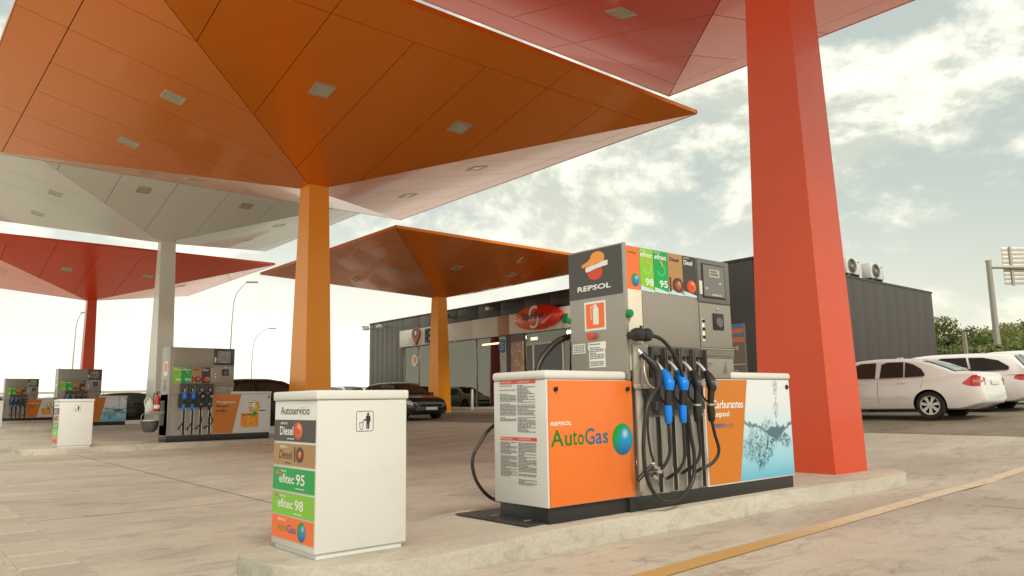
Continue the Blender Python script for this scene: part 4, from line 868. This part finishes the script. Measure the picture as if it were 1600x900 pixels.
# ---------------------------------------------------------------- cars
CARW = mat('white_car_paint', (.86, .86, .84), .22, coat=.6, var=.03, scale=1); CARK = mat('black_car_paint', (.010, .010, .011), .25, coat=.35, var=.1); CARG = mat('dark_car_paint', (.016, .014, .013), .25, coat=.4, var=.1)
CARS = mat('silver_car_paint', (.42, .42, .40), .3, metal=.5, coat=.6)
TYRE = mat('tyre', (.018, .017, .016), .7, var=.2); ALLOY = mat('alloy', (.62, .60, .56), .3, metal=.7); AUTOGL = mat('car_glass', (.022, .036, .034), .03, coat=.5, spec=.5, var=.5, scale=3); TAIL = mat('tail_lamp', (.60, .02, .015), .15, coat=1, var=.1); TAILC = mat('tail_lamp_clear', (.45, .30, .26), .15, coat=1)
HEADL = mat('headlamp', (.60, .62, .62), .12, coat=1, var=.2, scale=9); UNDER = mat('underbody', (.012, .011, .010), .9)
def wheel_mesh():
    bm = bmesh.new(); lathe(bm, [(.215, -.10), (.30, -.105), (.318, -.075), (.32, 0), (.318, .075), (.30, .105), (.215, .10)], 'y', 32, cap=False); me1 = bpy.data.meshes.new('tyre'); bm.to_mesh(me1); bm.free(); me1.materials.append(TYRE)
    me1.polygons.foreach_set('use_smooth', [True]*len(me1.polygons)); me1.set_sharp_from_angle(angle=.7)
    bm = bmesh.new(); lathe(bm, [(.196, .098), (.222, .104), (.222, .08), (.205, .04)], 'y', 32, cap=False); lathe(bm, [(0, .095), (.045, .092), (.05, .06), (0, .06)], 'y', 14)
    for i in range(7):
        t = 2*math.pi*i/7; c, s_ = math.cos(t), math.sin(t)
        v = [bm.verts.new((r*c-w*s_, y, r*s_+w*c)) for r, w, y in ((.035, -.022, .09), (.035, .022, .09), (.20, .040, .092), (.20, -.040, .092), (.035, -.022, .06), (.035, .022, .06), (.20, .034, .06), (.20, -.034, .06))]
        for q in ((0, 1, 2, 3), (0, 4, 5, 1), (1, 5, 6, 2), (3, 2, 6, 7), (0, 3, 7, 4)): bm.faces.new([v[k] for k in q])
    bmesh.ops.recalc_face_normals(bm, faces=bm.faces); me2 = bpy.data.meshes.new('rim'); bm.to_mesh(me2); bm.free(); me2.materials.append(ALLOY)
    bm = bmesh.new(); lathe(bm, [(0, .035), (.214, .035), (.214, .03)], 'y', 24); me3 = bpy.data.meshes.new('brake_disc'); bm.to_mesh(me3); bm.free(); me3.materials.append(UNDER)
    return me1, me2, me3
WHEEL = wheel_mesh()
def interp(tab, x): return float(np.interp(x, [t[0] for t in tab], [t[1] for t in tab]))
SEDAN = dict(L=4.82, W=.91, ax=(1.13, 3.98), arch=.365, top=[(0, .62), (.02, .92), (.06, 1.045), (.25, 1.075), (.6, 1.06), (1.1, .985), (1.6, .97), (3.3, .955), (3.55, .97), (3.75, .955), (4.3, .83), (4.62, .72), (4.78, .60), (4.82, .52)],
    bot=[(0, .42), (.03, .36), (.25, .30), (.5, .22), (4.3, .20), (4.7, .22), (4.82, .32)],
    roof=[(.52, 1.06), (.8, 1.19), (1.1, 1.315), (1.4, 1.395), (1.8, 1.435), (2.4, 1.452), (2.8, 1.43), (3.0, 1.395), (3.3, 1.24), (3.72, .975)], belt=.95, yb=.845, tum=.42,
    wins=[[(2.26, .975), (2.24, 1.32), (2.10, 1.365), (1.72, 1.36), (1.70, .985)], [(1.66, .985), (1.68, 1.352), (1.50, 1.30), (1.30, 1.18), (1.21, 1.04), (1.23, 1.0)], [(2.36, .975), (2.37, 1.36), (2.75, 1.355), (3.0, 1.25), (3.36, 1.03), (3.36, .985)]],
    front=(3.66, 3.02), rear=(.58, 1.32), pillar=[[(2.20, .97), (2.20, 1.375), (2.40, 1.375), (2.40, .97)]])
WAGON = dict(SEDAN, top=[(0, .62), (.02, .88), (.06, .99), (.3, 1.0), (1.1, .985), (1.6, .97), (3.3, .955), (3.55, .97), (3.75, .955), (4.3, .83), (4.62, .72), (4.78, .60), (4.82, .52)],
    roof=[(.12, 1.0), (.28, 1.20), (.45, 1.395), (.8, 1.44), (1.4, 1.465), (2.4, 1.475), (2.8, 1.45), (3.0, 1.41), (3.3, 1.25), (3.72, .975)],
    wins=[[(2.26, .975), (2.24, 1.33), (2.10, 1.375), (1.50, 1.37), (1.40, .99)], [(1.34, .99), (1.44, 1.365), (1.1, 1.35), (.75, 1.27), (.50, 1.10), (.50, 1.02)], [(2.36, .975), (2.37, 1.36), (2.75, 1.355), (3.0, 1.25), (3.36, 1.03), (3.36, .985)]], rear=(.16, .42), front=(3.66, 3.02))
HATCH = dict(L=4.25, W=.88, ax=(.82, 3.42), arch=.36, top=[(0, .55), (.02, .85), (.08, .98), (.4, 1.0), (1.5, .96), (2.9, .93), (3.1, .96), (3.3, .94), (3.85, .85), (4.1, .74), (4.22, .58), (4.25, .50)],
    bot=[(0, .40), (.1, .30), (.4, .20), (3.8, .19), (4.1, .22), (4.25, .30)],
    roof=[(.10, .98), (.25, 1.2), (.42, 1.40), (.8, 1.45), (1.4, 1.475), (2.0, 1.47), (2.3, 1.43), (2.55, 1.34), (3.22, .96)], belt=.93, yb=.82, tum=.40,
    wins=[[(1.66, .95), (1.66, 1.37), (1.2, 1.37), (.86, .99)], [(.80, 1.0), (1.12, 1.36), (.8, 1.33), (.55, 1.15), (.52, 1.03)], [(1.74, .95), (1.75, 1.37), (2.2, 1.36), (2.45, 1.27), (2.95, .99), (2.95, .95)]], front=(3.15, 2.36), rear=(.14, .40), pillar=[])
SUVS = dict(HATCH, L=4.5, W=.92, ax=(.85, 3.6), arch=.40, top=[(0, .60), (.02, .95), (.08, 1.12), (.4, 1.14), (1.5, 1.10), (3.1, 1.08), (3.3, 1.08), (4.1, .98), (4.4, .82), (4.5, .58)], bot=[(0, .45), (.4, .27), (4.0, .26), (4.5, .38)],
    roof=[(.10, 1.12), (.25, 1.35), (.45, 1.60), (.9, 1.68), (1.5, 1.71), (2.2, 1.70), (2.5, 1.65), (2.8, 1.53), (3.45, 1.10)], belt=1.08,
    wins=[[(1.66, 1.10), (1.66, 1.57), (1.2, 1.57), (.86, 1.13)], [(.80, 1.13), (1.12, 1.56), (.6, 1.50), (.45, 1.18)], [(1.74, 1.10), (1.75, 1.58), (2.3, 1.56), (2.6, 1.47), (3.15, 1.14), (3.15, 1.10)]], front=(3.40, 2.58), rear=(.14, .42))
def car(label, spec, paint_, rear, heading, group='cars parked around the forecourt', detail=2, cat='car', name='parked_car', driver=False):
    """rear = ground point under the rear bumper centre; heading = direction of the nose in degrees"""
    L, Wd = spec['L'], spec['W']; hd = math.radians(heading); cx = rear[0]+math.cos(hd)*L/2; cy = rear[1]+math.sin(hd)*L/2
    z0 = Gf(*rear); z1 = Gf(rear[0]+math.cos(hd)*L, rear[1]+math.sin(hd)*L)
    R = root(name, label, cat, (cx, cy, (z0+z1)/2+.005), 0, group); R.rotation_euler = (0, -math.atan2(z1-z0, L), hd)
    X = lambda x: x-L/2
    def hw(x):
        e = min(x, L-x); return Wd*float(np.interp(e, [0, .03, .1, .25, .5, .9, 1.4], [.80, .84, .89, .935, .965, .99, 1.0]))
    def section(x):
        w, zt, zb = hw(x), interp(spec['top'], x), interp(spec['bot'], x); h = zt-zb
        return [(0, zb), (w*.80, zb), (w*.93, zb+.04*h), (w*.975, zb+.16*h), (w*.995, zb+.36*h), (w, zb+.50*h), (w*.985, zb+.66*h), (w*.965, zb+.82*h), (w*.925, zt-.035*h-.01), (w*.86, zt-.006), (w*.6, zt+.012), (0, zt+.022)]
    xs = [0, .015, .04, .08, .14]+list(np.arange(.25, L-.24, .14))+[L-.18, L-.1, L-.05, L-.02, L]
    bm = bmesh.new(); rings = []
    for x in xs:
        s_ = section(x); rings.append([bm.verts.new((X(x), y, z)) for y, z in s_]+[bm.verts.new((X(x), -y, z)) for y, z in s_[-2:0:-1]])
    n = len(rings[0])
    for A_, B_ in zip(rings, rings[1:]):
        for j in range(n): bm.faces.new((A_[j], A_[(j+1) % n], B_[(j+1) % n], B_[j]))
    bm.faces.new(rings[0]); bm.faces.new(rings[-1]); body = bm_obj('body', bm, [paint_, UNDER], None)
    cb = bmesh.new()
    for ax in spec['ax']:
        for sd_ in (-1, 1):
            lathe(cb, [(0, sd_*.50), (spec['arch'], sd_*.50), (spec['arch'], sd_*1.3), (0, sd_*1.3)], 'y', 28, (X(ax), 0, .325))
    cut = bm_obj('cut', cb, [paint_, UNDER], None); cut.data.polygons.foreach_set('material_index', [1]*len(cut.data.polygons))
    md = body.modifiers.new('b', 'BOOLEAN'); md.object = cut; md.operation = 'DIFFERENCE'; md.solver = 'EXACT'
    dg = DG(); dg.update(); me = bpy.data.meshes.new_from_object(body.evaluated_get(dg)); old = body.data
    me.polygons.foreach_set('use_smooth', [True]*len(me.polygons)); me.set_sharp_from_angle(angle=math.radians(38)); me.name = 'body'
    bpy.data.objects.remove(body); bpy.data.objects.remove(cut); bpy.data.meshes.remove(old)
    body = obj('body', me, R)
    def sy(x, z):
        s_ = section(x); return float(np.interp(z, [q[1] for q in s_[1:10]], [q[0] for q in s_[1:10]]))
    # cabin
    zb_, yb, tum = spec['belt'], spec['yb'], spec['tum']; rf = spec['roof']; yy = lambda z: yb-tum*(z-zb_)
    bm = bmesh.new(); rings = []
    for x in np.linspace(rf[0][0], rf[-1][0], 26):
        z = interp(rf, x); e = min(.07, max(.012, (z-zb_)*.3)); s_ = [(yb, zb_-.06), (yy(z-e), z-e), (yy(z)-.04, z-.018), (yy(z)-.13, z+.004), (yy(z)*.4, z+.024), (0, z+.03)]
        rings.append([bm.verts.new((X(x), y, zz)) for y, zz in s_]+[bm.verts.new((X(x), -y, zz)) for y, zz in s_[-2::-1]])
    for A_, B_ in zip(rings, rings[1:]):
        for j in range(len(A_)-1): bm.faces.new((A_[j], A_[j+1], B_[j+1], B_[j]))
    bm.faces.new(rings[0]); bm.faces.new(rings[-1]); bm_obj('roof', bm, paint_, R, 45)
    def sidepoly(nm, pts, m, off, par=R):
        for sd_ in (1, -1):
            P = []
            for x, z in pts: P.append((X(x), sd_*(yy(z)+off), z))
            Q = [(a_[0], a_[1]-sd_*.012, a_[2]) for a_ in P]; k_ = len(P)
            py_obj(nm, P+Q, [tuple(range(k_))]+[(i, (i+1) % k_, k_+(i+1) % k_, k_+i) for i in range(k_)], m, par)
    for p_ in spec['pillar']: sidepoly('door_pillar', p_, paint_, .004)
    for w_ in spec['wins']: sidepoly('side_window', w_, AUTOGL, .009)
    def screen(nm, xa, xb, m):
        P = []; sg = 1 if xb < xa else -1
        for x in np.linspace(xa, xb, 7):
            z = interp(rf, x); z2 = interp(rf, x+.01); nx, nz = -(z2-z), .01; l = math.hypot(nx, nz); nx, nz = nx/l, nz/l
            y = yy(z)-.09
            for f in (1, .93, .4, 0, -.4, -.93, -1): P.append((X(x)+nx*.012, y*f, z+.016*1+nz*.012+(.012 if abs(f) < .5 else (.0 if abs(f) < .95 else -.006))))
        fs = [(i*7+j, i*7+j+1, (i+1)*7+j+1, (i+1)*7+j) for i in range(6) for j in range(6)]; py_obj(nm, P, fs, m, R, 60)
    screen('windscreen', *spec['front'], AUTOGL); screen('rear_window', *spec['rear'], AUTOGL)
    def patch(nm, pts, m, off=.006, par=R, sides=(1, -1), n_=7):
        """a strip on the flank: pts = list of (x, zlow, zhigh)"""
        for sd_ in sides:
            P = []; xs_ = np.linspace(pts[0][0], pts[-1][0], n_)
            lo = np.interp(xs_, [q[0] for q in pts], [q[1] for q in pts]); hi = np.interp(xs_, [q[0] for q in pts], [q[2] for q in pts])
            for x, a_, b_ in zip(xs_, lo, hi):
                for k_ in range(5): z = a_+(b_-a_)*k_/4; P.append((X(x), sd_*(sy(x, z)+off), z))
            py_obj(nm, P, [(i*5+j, i*5+j+1, (i+1)*5+j+1, (i+1)*5+j) for i in range(n_-1) for j in range(4)], m, par, 60)
    sed = spec is SEDAN
    tz = .74 if L > 4.6 else .80
    dz_ = spec['belt']-.95
    patch('tail_lamp', [(.0, tz+.02, tz+.18), (.03, tz, tz+.22), (.18, tz, tz+.27), (.30, tz+.02, tz+.17), (.40, tz+.06, tz+.09)], TAIL, .007)
    if detail > 1: patch('tail_lamp_lens', [(.0, tz+.09, tz+.13), (.05, tz+.09, tz+.15), (.20, tz+.09, tz+.13)], TAILC, .010)
    patch('headlamp', [(L-.55, .70+dz_, .73+dz_), (L-.38, .62+dz_, .76+dz_), (L-.15, .58+dz_, .72+dz_), (L-.03, .56+dz_, .64+dz_)], HEADL, .007)
    # rear and front faces
    rm = bmesh.new(); w0 = hw(0)
    boxo('number_plate', (X(-.02), X(0)-.002, -.26, .26, .78 if sed else .62, .89 if sed else .73), PRINTW, R, .003); boxo('number_plate', (X(L)+.002, X(L)+.02, -.26, .26, .38, .49), PRINTW, R, .003)
    for sd_ in (-1, 1): boxo('tail_lamp', (X(-.012), X(0)-.001, sd_*w0*.62 if sd_ > 0 else -w0*.97, w0*.97 if sd_ > 0 else -w0*.62, max(.62, tz), tz+.13), TAIL, R, .004) if 0 else None
    boxo('front_grille', (X(L)-.02, X(L)+.012, -.48, .48, .52+dz_*.3, .60+dz_*.3), UNDER, R, .006)
    boxo('lower_grille', (X(L)-.02, X(L)+.008, -.55, .55, .30 if not dz_ > .1 else .40, .365), UNDER, R, .006)
    if detail > 0:
        bm = bmesh.new(); zl = .60
        for sd_ in (-1, 1):
            for xd in ((1.72, 2.72) if L > 4.6 else (1.45, 2.45)):
                box(bm, X(xd)-.10, X(xd)+.10, sd_*(sy(xd, .86+dz_)+.018)-.008, sd_*(sy(xd, .86+dz_)+.018)+.008, .845+dz_, .875+dz_, bev=.004)
        bm_obj('door_handles', bm, paint_, R, 40)
        bm = bmesh.new()
        for sd_ in (-1, 1):
            for xd, xb_ in (((2.30, 2.30), (3.35, 3.30), (1.45, 1.25)) if L > 4.6 else ((1.70, 1.70), (2.75, 2.75), (1.15, 1.0))):
                vs = []
                for t in np.linspace(0, 1, 8):
                    z = .30+(.90+dz_-.30)*t; x = xd+(xb_-xd)*t
                    if abs(math.hypot(x-spec['ax'][0], z-.325)) < spec['arch']+.02: continue
                    vs.append([bm.verts.new((X(x+o_), sd_*(sy(x, z)+.003), z)) for o_ in (-.004, .004)])
                for a_, b_ in zip(vs, vs[1:]): bm.faces.new((a_[0], a_[1], b_[1], b_[0]))
        bm_obj('door_seams', bm, DARK, R)
        patch('side_trim', [(spec['ax'][0]+spec['arch']+.06, .50, .53), (spec['ax'][1]-spec['arch']-.06, .50, .53)], paint_ if paint_ is not CARG else BLACK, .010, n_=16)
        for sd_ in (-1, 1): bm = bmesh.new(); xm = spec['front'][0]-.32; box(bm, X(xm)-.06, X(xm)+.06, min(sd_*.86, sd_*1.03), max(sd_*.86, sd_*1.03), zb_+.02, zb_+.15, bev=.03); bm_obj('door_mirror', bm, paint_, R, 40)
    for ax in spec['ax']:
        for sd_ in (-1, 1):
            w_ = obj('wheel', WHEEL[0], R); w_.location = (X(ax), sd_*(Wd-.125), .32); w_.scale = (1, sd_, 1) if spec is not SUVS else (1.1, sd_, 1.1); w_.rotation_euler = (0, random.uniform(0, 1), 0)
            if spec is SUVS: w_.location.z = .35
            obj('rim', WHEEL[1], w_); obj('brake_disc', WHEEL[2], w_)
    return R
T1 = car('white saloon with alloy wheels parked nearest, right of the thick red column', SEDAN, CARW, (19.98, 6.27), 91)
bm = bmesh.new(); box(bm, -.42, -.28, -.05, .05, 1.465, 1.50, bev=.01); bm_obj('roof_antenna', bm, CARW, T1, 40)
car('white estate car parked just behind the white saloon', WAGON, CARW, (22.75, 6.05), 91)
car('white car at the right edge beyond the white estate', HATCH, CARW, (25.6, 5.9), 91)
car('black hatchback facing the camera in front of the shop', HATCH, CARK, (16.75, 28.85), 270)
car('dark tall car standing behind the second fuel pump', SUVS, CARG, (7.4, 23.45), 0)
car('dark saloon standing behind the third fuel pump', SEDAN, CARG, (6.9, 38.4), 0)
car('silver car behind the farthest fuel pump', HATCH, CARS, (3.6, 53.6), 0, detail=1)
car('white car seen above the near bin, left one', HATCH, CARW, (20.6, 43.1), 270, detail=1)
car('white car seen above the near bin, right one', HATCH, CARW, (22.9, 44.7), 270, detail=1)
car('pale distant car between the white column and the red column', HATCH, CARS, (9.0, 62.5), 10, detail=1)
# ---------------------------------------------------------------- lamp posts, gantry, person, plants
POLE = mat('galvanised_pole', (.38, .37, .35), .5, metal=.3); POLG = mat('pale_galvanised', (.42, .40, .35), .5, metal=.3)
def lamp_post(label, x, y, zt, reach, az, r=.10):
    z = Gf(x, y); h = zt-z; R = root('street_lamp', label, 'street lamp', (x, y, z), math.radians(az), 'tall curved street lamps in the distance')
    tubeo('pole', [(0, 0, 0), (0, 0, h*.4), (.05, 0, h*.72), (reach*.25, 0, h*.90), (reach, 0, h)], [r, r*.85, r*.6, r*.5, r*.4], POLE, R, 8, 8)
    bm = bmesh.new(); box(bm, reach-.05, reach+.85, -.14, .14, h-.08, h+.06, bev=.04); bm_obj('lamp_head', bm, POLE, R, 40)
lamp_post('tall curved street lamp nearest, left of the orange column', 21.5, 59.3, 10.8, 1.1, -40, .07)
lamp_post('smaller distant curved street lamp just left of the orange column', 34.6, 88.3, 10.2, 1.9, -40, .08)
lamp_post('distant street lamp left of the thin far red column', 14.3, 79.0, 9.9, .5, -40, .08)
g = root('road_sign_gantry', 'galvanised post with arm carrying a big road sign seen from behind', 'road sign', (50.3, 15.43, .82))
gd = (Rt*.98+Fw*.0); ga = math.atan2(gd.y, gd.x); g.rotation_euler = (0, 0, ga)
bm = bmesh.new(); lathe(bm, [(0, 0), (.20, 0), (.15, 8.0), (.17, 8.05), (.17, 8.15), (0, 8.15)], 'z', 16); bm_obj('post', bm, POLG, g, 40)
bm = bmesh.new(); tube(bm, [(0, 0, 7.75), (4.2, 0, 7.65)], .11, 8); bm_obj('arm', bm, POLG, g, 40)
for i in range(9): boxo('board_slat', (.95+.0, 4.6, .14, .20, 6.70+i*.25, 6.70+i*.25+.235), mat('sign_back_aluminium', (.55, .52, .46), .4, metal=.4), g, .01)
for x in (1.35, 3.6): boxo('brace', (x, x+.14, .05, .135, 6.62, 8.98), POLE, g)
# thin sign post in front of the bushes
sp = root('thin_post', 'thin wooden post standing before the bushes', 'post', (38.0, 12.95, .82)); boxo('post', (-.07, .07, -.07, .07, 0, 3.1), mat('weathered_wood', (.32, .28, .22), .8, bump=.003), sp)
# person behind the white estate
def skinned(name, J, E_, m, parent, sub=2):
    me = bpy.data.meshes.new(name); me.from_pydata([j[:3] for j in J], E_, []); o = obj(name, me, parent, [m])
    md = o.modifiers.new('skin', 'SKIN'); md.use_smooth_shade = True; sv = me.skin_vertices[0].data
    for i, j in enumerate(J): sv[i].radius = (j[3], j[4] if len(j) > 4 else j[3]); sv[i].use_root = (i == 0)
    s_ = o.modifiers.new('sub', 'SUBSURF'); s_.levels = s_.render_levels = sub; return o
pe = root('person', 'person with dark hair and a dark jacket, only the head above the estate car', 'person', (28.98, 9.58, .82), math.radians(200))
SKIN = mat('skin', (.45, .25, .16), .5, var=.05); JKT = mat('dark_jacket', (.03, .03, .035), .8, bump=.003); TRS = mat('grey_trousers', (.07, .07, .08), .8)
bodyJ = [(0, 0, .95, .13, .15), (0, 0, 1.15, .12, .16), (0, 0, 1.38, .12, .18), (0, 0, 1.50, .06, .06), (.015, 0, 1.60, .085, .075), (.01, 0, 1.69, .085, .075),
         (0, .18, 1.40, .06), (.02, .23, 1.12, .045), (.10, .22, .87, .035), (.13, .22, .78, .03, .04), (0, -.18, 1.40, .06), (.02, -.23, 1.12, .045), (.10, -.22, .87, .035), (.13, -.22, .78, .03, .04),
         (0, .10, .85, .09), (.02, .10, .48, .06), (-.02, .10, .08, .045), (.14, .11, .04, .04), (0, -.10, .85, .09), (.02, -.10, .48, .06), (-.02, -.10, .08, .045), (.14, -.11, .04, .04)]
skinned('body', bodyJ, [(0, 1), (1, 2), (2, 3), (3, 4), (4, 5), (2, 6), (6, 7), (7, 8), (8, 9), (2, 10), (10, 11), (11, 12), (12, 13), (0, 14), (14, 15), (15, 16), (16, 17), (0, 18), (18, 19), (19, 20), (20, 21)], SKIN, pe)
skinned('jacket', [(x, y, z, r_[0]+.02, (r_[-1])+.02) for x, y, z, *r_ in [bodyJ[i] for i in (0, 1, 2, 6, 7, 8, 10, 11, 12)]], [(0, 1), (1, 2), (2, 3), (3, 4), (4, 5), (2, 6), (6, 7), (7, 8)], JKT, pe)
skinned('trousers', [(x, y, z, r_[0]+.015, (r_[-1])+.015) for x, y, z, *r_ in [bodyJ[i] for i in (0, 14, 15, 16, 18, 19, 20)]], [(0, 1), (1, 2), (2, 3), (0, 4), (4, 5), (5, 6)], TRS, pe)
bm = bmesh.new(); bmesh.ops.create_icosphere(bm, subdivisions=3, radius=1)
for v in bm.verts:
    v.co = Vector((v.co.x*.105-.012, v.co.y*.095, v.co.z*.115+1.685)) if v.co.z > -.35 or v.co.x < 0 else Vector((v.co.x*.06-.01, v.co.y*.07, v.co.z*.05+1.685)); v.co += Vector((rng.normal(0, .003), rng.normal(0, .003), rng.normal(0, .003)))
bm_obj('hair', bm, mat('dark_hair', (.02, .013, .010), .8, bump=.004), pe, 60)
for sd_ in (-1, 1): bm = bmesh.new(); bmesh.ops.create_icosphere(bm, subdivisions=2, radius=.011); bmesh.ops.translate(bm, vec=(.098, sd_*.03, 1.655), verts=bm.verts); bm_obj('eye', bm, PRINTK, pe, 60)
# bushes: limbs and leaf clumps
def leafmat(name, a_, b_):
    m = bpy.data.materials.new(name); m.use_nodes = True; B = NB(m.node_tree); p = m.node_tree.nodes['Principled BSDF']
    oi = B.n('ShaderNodeTexCoord').outputs['Object']; n_ = B.noise(oi, .9, 3, .6); n2_ = B.noise(oi, 9, 2, .6)
    B.put(p.inputs['Base Color'], B.mix(B.maprange(B.m('ADD', B.m('MULTIPLY', n_, .6), B.m('MULTIPLY', n2_, .4)), .35, .65), a_, b_)); p.inputs['Roughness'].default_value = .55
    p.inputs['Subsurface Weight'].default_value = 0; 
    tr = B.n('ShaderNodeBsdfTranslucent'); B.put(tr.inputs[0], (*b_, 1)); mx = B.n('ShaderNodeMixShader'); mx.inputs[0].default_value = .3
    B.nt.links.new(p.outputs[0], mx.inputs[1]); B.nt.links.new(tr.outputs[0], mx.inputs[2]); B.nt.links.new(mx.outputs[0], m.node_tree.nodes['Material Output'].inputs[0]); return m
LF = [leafmat('olive_leaves', (.10, .115, .03), (.25, .26, .075)), leafmat('green_leaves', (.075, .105, .03), (.19, .23, .065)), leafmat('yellowish_leaves', (.15, .15, .04), (.33, .31, .10))]
BARK = mat('bark', (.10, .08, .06), .9, bump=.01)
def bush(label, x, y, w, d, h, seed, mi, name='bush', leaves=2600, base=.82):
    r = np.random.default_rng(seed); R = root(name, label, 'bush' if name == 'bush' else 'tree', (x, y, base), r.uniform(0, 6), 'bushes and small trees behind the car park')
    bm = bmesh.new(); tips = []
    for i in range(6):
        a_ = 2*math.pi*i/6+r.uniform(-.4, .4); t = Vector((math.cos(a_)*w*.30, math.sin(a_)*d*.30, h*r.uniform(.45, .8))); tube(bm, spline([(0, 0, -.1), t*.45+Vector((0, 0, h*.1)), t], 3), list(np.linspace(.09, .02, 7)), 5); tips.append(t)
    tube(bm, [(0, 0, -.2), (0, 0, h*.3)], [.14, .09], 6); bm_obj('trunk', bm, BARK, R, 50)
    nc = 38; C_ = []
    for i in range(nc):
        a_ = r.uniform(0, 2*math.pi); q = r.uniform(.1, 1)**.5; zz = r.uniform(.12, .92); sh = math.sqrt(max(.05, 1-(zz-.35)**2*1.6))
        C_.append((math.cos(a_)*q*w*.5*sh, math.sin(a_)*q*d*.5*sh, zz*h, r.uniform(.14, .26)*min(w, h)))
    C_ = np.array(C_); k_ = r.integers(0, nc, leaves); u_ = r.normal(size=(leaves, 3)); u_ /= np.linalg.norm(u_, axis=1)[:, None]
    rad = r.uniform(.5, 1.05, leaves)[:, None]; ctr = C_[k_, :3]+u_*rad*C_[k_, 3:]; ctr[:, 2] = np.abs(ctr[:, 2])
    t1 = np.cross(u_, r.normal(size=(leaves, 3))); t1 /= np.linalg.norm(t1, axis=1)[:, None]; t2 = np.cross(u_+r.normal(0, .5, (leaves, 3)), t1); t2 /= np.linalg.norm(t2, axis=1)[:, None]; sz = r.uniform(.06, .16, leaves)[:, None]
    vs = np.stack([ctr-t1*sz, ctr-t2*sz*.5, ctr+t1*sz, ctr+t2*sz*.5], 1).reshape(-1, 3); fs = [(4*i, 4*i+1, 4*i+2, 4*i+3) for i in range(leaves)]
    py_obj('crown', vs.tolist(), fs, LF[mi], R); return R
cd = lambda px, dep: (Vector((0, 0, H))+(Fw+R2*((px-800)/1183.6)-U2*((560-450)/1183.6))*dep)
KN = ['tall olive bush at the building corner, highest of the row', 'second bush from the shop wall, rounded and green', 'bush behind the thin wooden post', 'broad green bush left of the sign post foot', 'low bush directly below the road sign post', 'yellowish bush right of the sign post foot', 'bush at the right edge of the photo, back row', 'dark green bush low in front of the tall olive one', 'pale bush low in front, above the white estate', 'green bush low in front, near the right edge', 'bush just outside the right edge', 'yellowish bush beyond the right edge']
SP_ = [(1474, 50, 3.6, 5.3, 0), (1502, 49, 3.8, 4.4, 1), (1528, 50, 3.8, 4.5, 2), (1552, 47, 4, 3.9, 1), (1566, 52, 4, 4.3, 0), (1584, 49, 4, 4.4, 2), (1606, 52, 4.5, 5.0, 0), (1480, 43, 3.4, 2.9, 1), (1522, 42, 3.6, 2.7, 0), (1572, 42, 4, 2.8, 1), (1640, 49, 5, 4.6, 1), (1690, 48, 5, 4.9, 2)]
for i, (px, dep, w, h, mi) in enumerate(SP_):
    c = cd(px, dep); bush(KN[i], c.x, c.y, w, w, h, 50+i, mi, leaves=9500)
# far low wall with guard rail and tree line at the horizon behind the forecourt
rail = root('guard_rail', 'pale guard rail on posts far behind the forecourt', 'guard rail', (48, 84, .82), math.radians(140))
boxo('rail', (-45, 90, -.05, .05, 2.15, 2.45), POLG, rail); boxo('rail', (-45, 90, -.05, .05, 1.55, 1.75), POLG, rail)
for i in range(46): boxo('rail_post', (-45+3*i, -44.85+3*i, .06, .2, 0, 2.45), POLG, rail)
bank = [(110, 170), (60, 185), (10, 195), (-40, 200)]
bm = bmesh.new(); P0 = None
for i in range(121):
    t = i/120; x = 190-260*t; y = 120+110*t-30*t*t; h = 3.0+.7*math.sin(i*.5)+rng.uniform(-.4, .5)
    r_ = [bm.verts.new((x, y-6, .5)), bm.verts.new((x, y, h*.8)), bm.verts.new((x, y+8, h)), bm.verts.new((x, y+20, .5))]
    if P0:
        for j in range(3): bm.faces.new((P0[j], P0[j+1], r_[j+1], r_[j]))
    P0 = r_
meta(bm_obj('far_hedge_bank', bm, mat('hazy_foliage', (.20, .21, .14), .9, var=.4, scale=.4, bump=.2, bscale=1.5)), 'hazy low line of far trees on the horizon behind the forecourt', kind='stuff')
